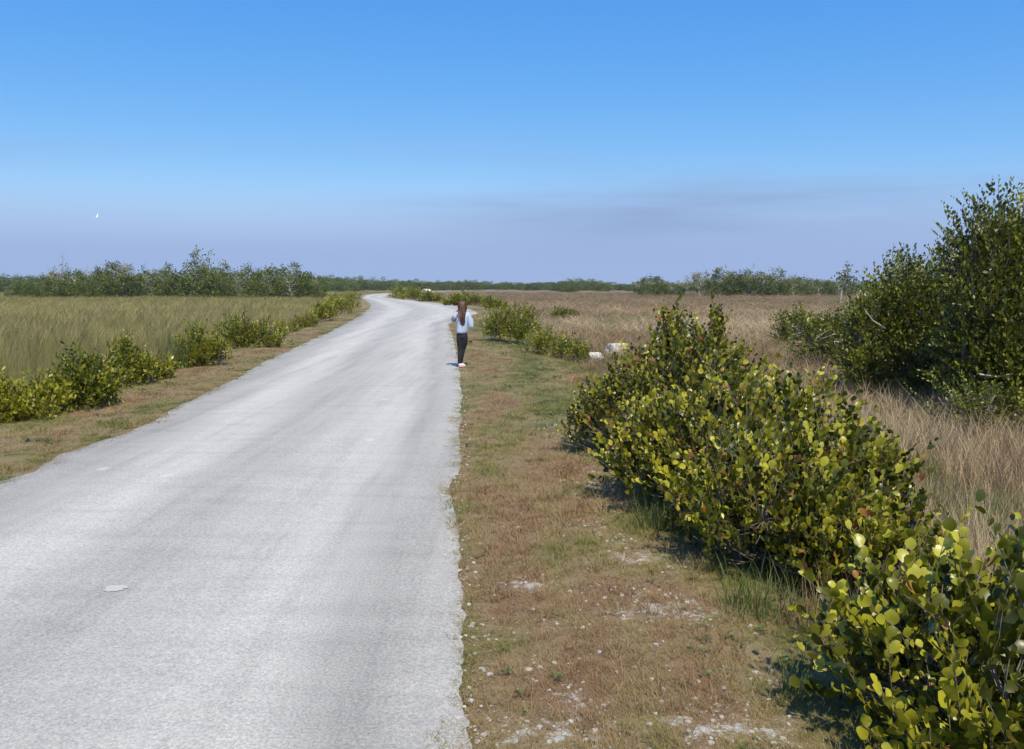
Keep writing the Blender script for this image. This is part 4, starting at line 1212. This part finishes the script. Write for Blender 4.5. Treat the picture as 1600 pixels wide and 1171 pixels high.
def ball(name, c, r, mat, s=(1, 1, 1)):
    bm = bmesh.new(); bmesh.ops.create_uvsphere(bm, u_segments=12, v_segments=8, radius=r)
    for v in bm.verts: v.co = Vector((v.co.x * s[0] + c[0], v.co.y * s[1] + c[1], v.co.z * s[2] + c[2]))
    me = bpy.data.meshes.new(name); bm.to_mesh(me); bm.free(); me.materials.append(mat)
    me.polygons.foreach_set('use_smooth', np.ones(len(me.polygons), dtype=bool))
    return me

gxx, gyy = P(719.5, 574.5)
# joints relative to the feet; she looks away from the camera (+Y), a little to the left
J = {'pelvis': (0.048, 0.0, 0.74, 0.100, 0.075), 'waist': (0.055, 0.0, 0.87, 0.092, 0.075), 'chest': (0.065, 0.005, 1.04, 0.115, 0.085), 'upper': (0.07, 0.0, 1.15, 0.10, 0.075),
     'neck': (0.065, 0.01, 1.235, 0.044), 'chin': (0.06, 0.035, 1.30, 0.062), 'head': (0.055, 0.035, 1.375, 0.088, 0.095), 'crown': (0.055, 0.03, 1.44, 0.062),
     'lsh': (-0.055, 0.0, 1.185, 0.052), 'lel': (-0.165, 0.03, 1.00, 0.036), 'lwr': (-0.085, 0.19, 1.20, 0.024), 'lpalm': (-0.045, 0.20, 1.27, 0.026),
     'rsh': (0.18, 0.0, 1.175, 0.052), 'rel': (0.255, -0.02, 0.885, 0.038), 'rwr': (0.235, 0.17, 0.955, 0.026), 'rpalm': (0.225, 0.24, 0.985, 0.026),
     'lhip': (-0.005, 0.0, 0.69, 0.085), 'lth': (0.010, 0.01, 0.54, 0.070), 'lkn': (0.012, 0.02, 0.39, 0.052), 'lcalf': (0.0, -0.01, 0.28, 0.049), 'lan': (-0.015, -0.02, 0.075, 0.030), 'lft': (0.075, 0.03, 0.035, 0.028),
     'rhip': (0.105, 0.0, 0.69, 0.085), 'rth': (0.090, 0.03, 0.54, 0.070), 'rkn': (0.06, 0.05, 0.39, 0.050), 'rcalf': (0.038, 0.03, 0.28, 0.049), 'ran': (0.018, 0.05, 0.075, 0.030), 'rft': (0.05, 0.17, 0.035, 0.028)}
E = [('pelvis', 'waist'), ('waist', 'chest'), ('chest', 'upper'), ('upper', 'neck'), ('neck', 'chin'), ('chin', 'head'), ('head', 'crown'),
     ('upper', 'lsh'), ('lsh', 'lel'), ('lel', 'lwr'), ('lwr', 'lpalm'), ('upper', 'rsh'), ('rsh', 'rel'), ('rel', 'rwr'), ('rwr', 'rpalm'),
     ('pelvis', 'lhip'), ('lhip', 'lth'), ('lth', 'lkn'), ('lkn', 'lcalf'), ('lcalf', 'lan'), ('lan', 'lft'), ('pelvis', 'rhip'), ('rhip', 'rth'), ('rth', 'rkn'), ('rkn', 'rcalf'), ('rcalf', 'ran'), ('ran', 'rft')]
parts = [skin_mesh('body', J, E, M_SKIN)]
def fingers(palm, d1, side, curl):
    d1, side, curl = Vector(d1).normalized(), Vector(side).normalized(), Vector(curl).normalized()
    out = []
    for k, ln in enumerate((0.050, 0.058, 0.055, 0.044)):
        b = Vector(palm) + side * (k - 1.5) * 0.014
        p1 = b + d1 * ln * 0.6; p2 = p1 + (d1 + curl * 0.7).normalized() * ln * 0.35; p3 = p2 + (d1 + curl * 1.6).normalized() * ln * 0.3
        out.append(skin_mesh('finger', {'a': (*b, 0.0078), 'b': (*p1, 0.007), 'c': (*p2, 0.0064), 'd': (*p3, 0.0055)}, [('a', 'b'), ('b', 'c'), ('c', 'd')], M_SKIN, 1))
    b = Vector(palm) - d1 * 0.015 - side * 0.018
    p1 = b + (d1 * 0.5 - side * 0.9 + curl * 0.4).normalized() * 0.03; p2 = p1 + (d1 + curl * 0.6).normalized() * 0.026
    out.append(skin_mesh('thumb', {'a': (*b, 0.009), 'b': (*p1, 0.008), 'c': (*p2, 0.0065)}, [('a', 'b'), ('b', 'c')], M_SKIN, 1))
    return out
parts += fingers((-0.03, 0.205, 1.295), (0.35, 0.1, 0.95), (0.2, 0.95, -0.1), (0.9, -0.3, 0.0))
parts += fingers((0.215, 0.265, 0.995), (-0.5, 0.85, 0.2), (0.1, -0.1, 1.0), (-0.5, -0.6, 0.0))
parts += [ball('nose', (0.04, 0.135, 1.355), 0.016, M_SKIN, (0.8, 1.2, 1.2)), ball('ear', (-0.033, 0.03, 1.365), 0.022, M_SKIN, (0.35, 0.8, 1.3)), ball('ear', (0.143, 0.03, 1.365), 0.022, M_SKIN, (0.35, 0.8, 1.3)),
          ball('eye', (0.015, 0.113, 1.385), 0.012, M_EYE), ball('eye', (0.075, 0.116, 1.385), 0.012, M_EYE), ball('mouth', (0.042, 0.112, 1.318), 0.018, M_LIP, (1.1, 0.4, 0.35))]
person = thing('person', 'long haired girl in pale blue top and black leggings standing at the road edge', 'person', (gxx - 0.01, gyy, 0.008), None, join_meshes('person', parts))
def sub(keys, grow_r, over=None):
    j = {k: (*J[k][:3], *[r_ + grow_r for r_ in J[k][3:]]) for k in keys}
    j.update(over or {})
    return j
top_k = ['waist', 'chest', 'upper', 'lsh', 'lel', 'lwr', 'rsh', 'rel', 'rwr']
tj = sub(top_k, 0.022, {'hem': (0.05, 0.0, 0.745, 0.148, 0.115), 'waist': (0.056, -0.005, 0.915, 0.150, 0.120), 'chest': (0.065, 0.0, 1.04, 0.148, 0.115), 'collar': (0.066, 0.008, 1.215, 0.06),
                        'rel': (0.258, -0.02, 0.875, 0.062), 'rmid': (0.225, -0.01, 1.03, 0.062), 'rwr': (0.238, 0.15, 0.945, 0.040), 'lmid': (-0.115, 0.015, 1.09, 0.060), 'lel': (-0.165, 0.03, 0.995, 0.052), 'lwr': (-0.09, 0.175, 1.18, 0.036)})
link('sweatshirt', skin_mesh('sweatshirt', tj, [('waist', 'hem'), ('waist', 'chest'), ('chest', 'upper'), ('upper', 'collar'), ('upper', 'lsh'), ('lsh', 'lmid'), ('lmid', 'lel'), ('lel', 'lwr'),
                                     ('upper', 'rsh'), ('rsh', 'rmid'), ('rmid', 'rel'), ('rel', 'rwr')], M_HOOD), person)
arm_shade = {'a': (-0.095, 0.012, 1.135, 0.0625), 'b': (-0.125, 0.018, 1.075, 0.0655), 'c': (-0.155, 0.027, 1.015, 0.060)}
link('sleeve_shade', skin_mesh('sleeve_shade', arm_shade, [('a', 'b'), ('b', 'c')], M_SHADEDSLEEVE), person)  # dark sheath painting the shade on the left upper arm
link('leggings', skin_mesh('leggings', sub(['pelvis', 'lhip', 'lth', 'lkn', 'lcalf', 'lan', 'rhip', 'rth', 'rkn', 'rcalf', 'ran'], 0.009, {'belt': (0.05, 0, 0.84, 0.12, 0.095), 'pelvis': (0.05, 0.0, 0.755, 0.155, 0.115), 'lhip': (-0.02, 0.0, 0.68, 0.112), 'rhip': (0.118, 0.0, 0.68, 0.112), 'lth': (0.008, 0.01, 0.54, 0.092), 'rth': (0.092, 0.03, 0.54, 0.092)}),
     [('belt', 'pelvis'), ('pelvis', 'lhip'), ('lhip', 'lth'), ('lth', 'lkn'), ('lkn', 'lcalf'), ('lcalf', 'lan'), ('pelvis', 'rhip'), ('rhip', 'rth'), ('rth', 'rkn'), ('rkn', 'rcalf'), ('rcalf', 'ran')], M_LEG), person)
for nm, a, b in (('l', (-0.03, -0.035), (0.115, 0.055)), ('r', (0.02, 0.02), (0.06, 0.235))):
    ax, ay = a; bx_, by_ = b
    mx_, my_ = (ax + bx_) / 2, (ay + by_) / 2
    sh = link('shoe', skin_mesh('shoe', {'heel': (ax, ay, 0.052, 0.038, 0.042), 'mid': (mx_, my_, 0.046, 0.040, 0.036), 'toe': (bx_, by_, 0.032, 0.034, 0.024)}, [('heel', 'mid'), ('mid', 'toe')], M_SHOE), person)
    link('sole', skin_mesh('sole', {'heel': (ax, ay, 0.012, 0.040, 0.014), 'mid': (mx_, my_, 0.012, 0.040, 0.014), 'toe': (bx_, by_, 0.012, 0.036, 0.014)}, [('heel', 'mid'), ('mid', 'toe')], M_SOLE), sh)
# hair: a cap over the skull and long locks down the back
rg = np.random.default_rng(3); gq = Geo()
for k in range(90):
    a = rg.uniform(-2.6, 2.6)                       # angle round the head, 0 = back
    top_p = np.array([0.055 + 0.02 * math.sin(a), 0.025, 1.468])
    sx_, sy_ = math.sin(a) * 0.086, -math.cos(a) * 0.104
    e1 = np.array([0.055 + sx_, 0.035 + sy_, 1.40]); e2 = np.array([0.057 + sx_ * 1.02, 0.03 + sy_ * 1.05, 1.30])
    gather = np.array([0.065 + sx_ * 0.62, min(-0.085 + 0.02 * rg.normal(), 0.03 + sy_), 1.17])
    ln = rg.uniform(0.92, 1.04) if abs(a) < 1.6 else rg.uniform(1.0, 1.15)
    e4 = np.array([0.07 + sx_ * 0.50, -0.125 + 0.015 * rg.normal(), ln + 0.06]); e5 = np.array([0.072 + sx_ * 0.30, -0.122 + 0.015 * rg.normal(), ln - 0.02])
    gq.tube([top_p, (top_p + e1) / 2 + np.array([sx_ * .16, sy_ * .16, 0.006]), e1, e2, gather, e4, e5], [0.013, 0.018, 0.019, 0.018, 0.016, 0.014, 0.004], 5, rg.uniform())
gq.tube([(0.055, 0.03, 1.478), (0.055, 0.028, 1.468), (0.055, 0.026, 1.45), (0.055, 0.022, 1.42), (0.055, 0.016, 1.37), (0.055, 0.008, 1.30)], [0.012, 0.042, 0.066, 0.084, 0.090, 0.074], 14, 0.4)
link('hair', gq.mesh('hair', M_HAIR), person)
# what she holds at her right hand
bm = bmesh.new(); bmesh.ops.create_cone(bm, segments=14, radius1=0.030, radius2=0.030, depth=0.13, cap_ends=True)
bmesh.ops.bevel(bm, geom=[e for e in bm.edges if abs(e.verts[0].co.z - e.verts[1].co.z) < 1e-4], offset=0.008, segments=2, affect='EDGES')
r_ = bmesh.ops.create_cone(bm, segments=12, radius1=0.016, radius2=0.013, depth=0.03, cap_ends=True)
for v in r_['verts']: v.co.z += 0.082
me = bpy.data.meshes.new('bottle'); bm.to_mesh(me); bm.free(); me.materials.append(M_PALEGREEN)
thing('bottle', 'small pale green object held out at the girl right side', 'bottle', (gxx + 0.255, gyy + 0.20, 0.985), None, me)

# ------------------------------------------------------------------ white bird low over the left grove
M_WHITE = plain('white_feather', (0.80, 0.80, 0.78), 0.7)
bd = 80.0
bird_j = {'tail': (0, 0.26, 0.0, 0.02, 0.008), 'body': (0, 0.10, 0.0, 0.055), 'breast': (0, -0.06, 0.005, 0.06), 'neck': (0, -0.17, 0.05, 0.028), 'head': (0, -0.19, 0.10, 0.03), 'bill': (0, -0.29, 0.09, 0.008)}
bird = thing('bird', 'white wading bird flying low in the sky over the left grove', 'bird',
             ((159.5 - 800) / FPX * bd, bd, EYE + bd * math.tan(math.atan((585.5 - 341) / FPX) - PITCH)), None,
             skin_mesh('bird', bird_j, [('tail', 'body'), ('body', 'breast'), ('breast', 'neck'), ('neck', 'head'), ('head', 'bill')], M_WHITE))
bird.scale = (0.8, 0.8, 0.8)
bird.rotation_euler = (R(6), R(-28), R(60))
for sg, up in ((1, 0.36), (-1, 0.14)):
    gq = Geo()
    xs = np.linspace(0, 1, 7)
    top_, bot_ = [], []
    for k in xs:
        cx_ = sg * (0.03 + 0.42 * k); z_ = up * k ** 0.8 + 0.03; ch = 0.20 * (1 - 0.55 * k ** 2) * (1 if k < 0.99 else 0.3)
        top_ += [(cx_, -0.10 + 0.10 * k, z_ + 0.008), (cx_, -0.10 + 0.10 * k + ch, z_ - 0.005)]
        bot_ += [(cx_, -0.10 + 0.10 * k, z_ - 0.008), (cx_, -0.10 + 0.10 * k + ch, z_ - 0.010)]
    qs = []
    for k in range(6):
        a = 2 * k
        qs += [[a, a + 1, a + 3, a + 2], [14 + a, 14 + a + 2, 14 + a + 3, 14 + a + 1], [a, a + 2, 14 + a + 2, 14 + a], [a + 1, 14 + a + 1, 14 + a + 3, a + 3]]
    gq.add(top_ + bot_, qs)
    link('wing', gq.mesh('wing', M_WHITE), bird)

# ------------------------------------------------------------------ thin air haze: one closed box round the whole place
hz = bpy.data.materials.new('thin_haze'); hz.use_nodes = True
hz.node_tree.nodes.clear()
ho = hz.node_tree.nodes.new('ShaderNodeOutputMaterial'); hv = hz.node_tree.nodes.new('ShaderNodeVolumePrincipled')
hv.inputs['Color'].default_value = (0.82, 0.90, 1.0, 1)
hv.inputs['Density'].default_value = HAZE_DENSITY
hz.node_tree.links.new(hv.outputs[0], ho.inputs['Volume'])
bm = bmesh.new(); bmesh.ops.create_cube(bm, size=1.0)
for v in bm.verts:
    v.co = Vector((v.co.x * 11000, v.co.y * 11600 + 500, -1.6 if v.co.z < 0 else 13.0))
me = bpy.data.meshes.new('haze'); bm.to_mesh(me); bm.free(); me.materials.append(hz)
link('haze', me, kind='stuff')
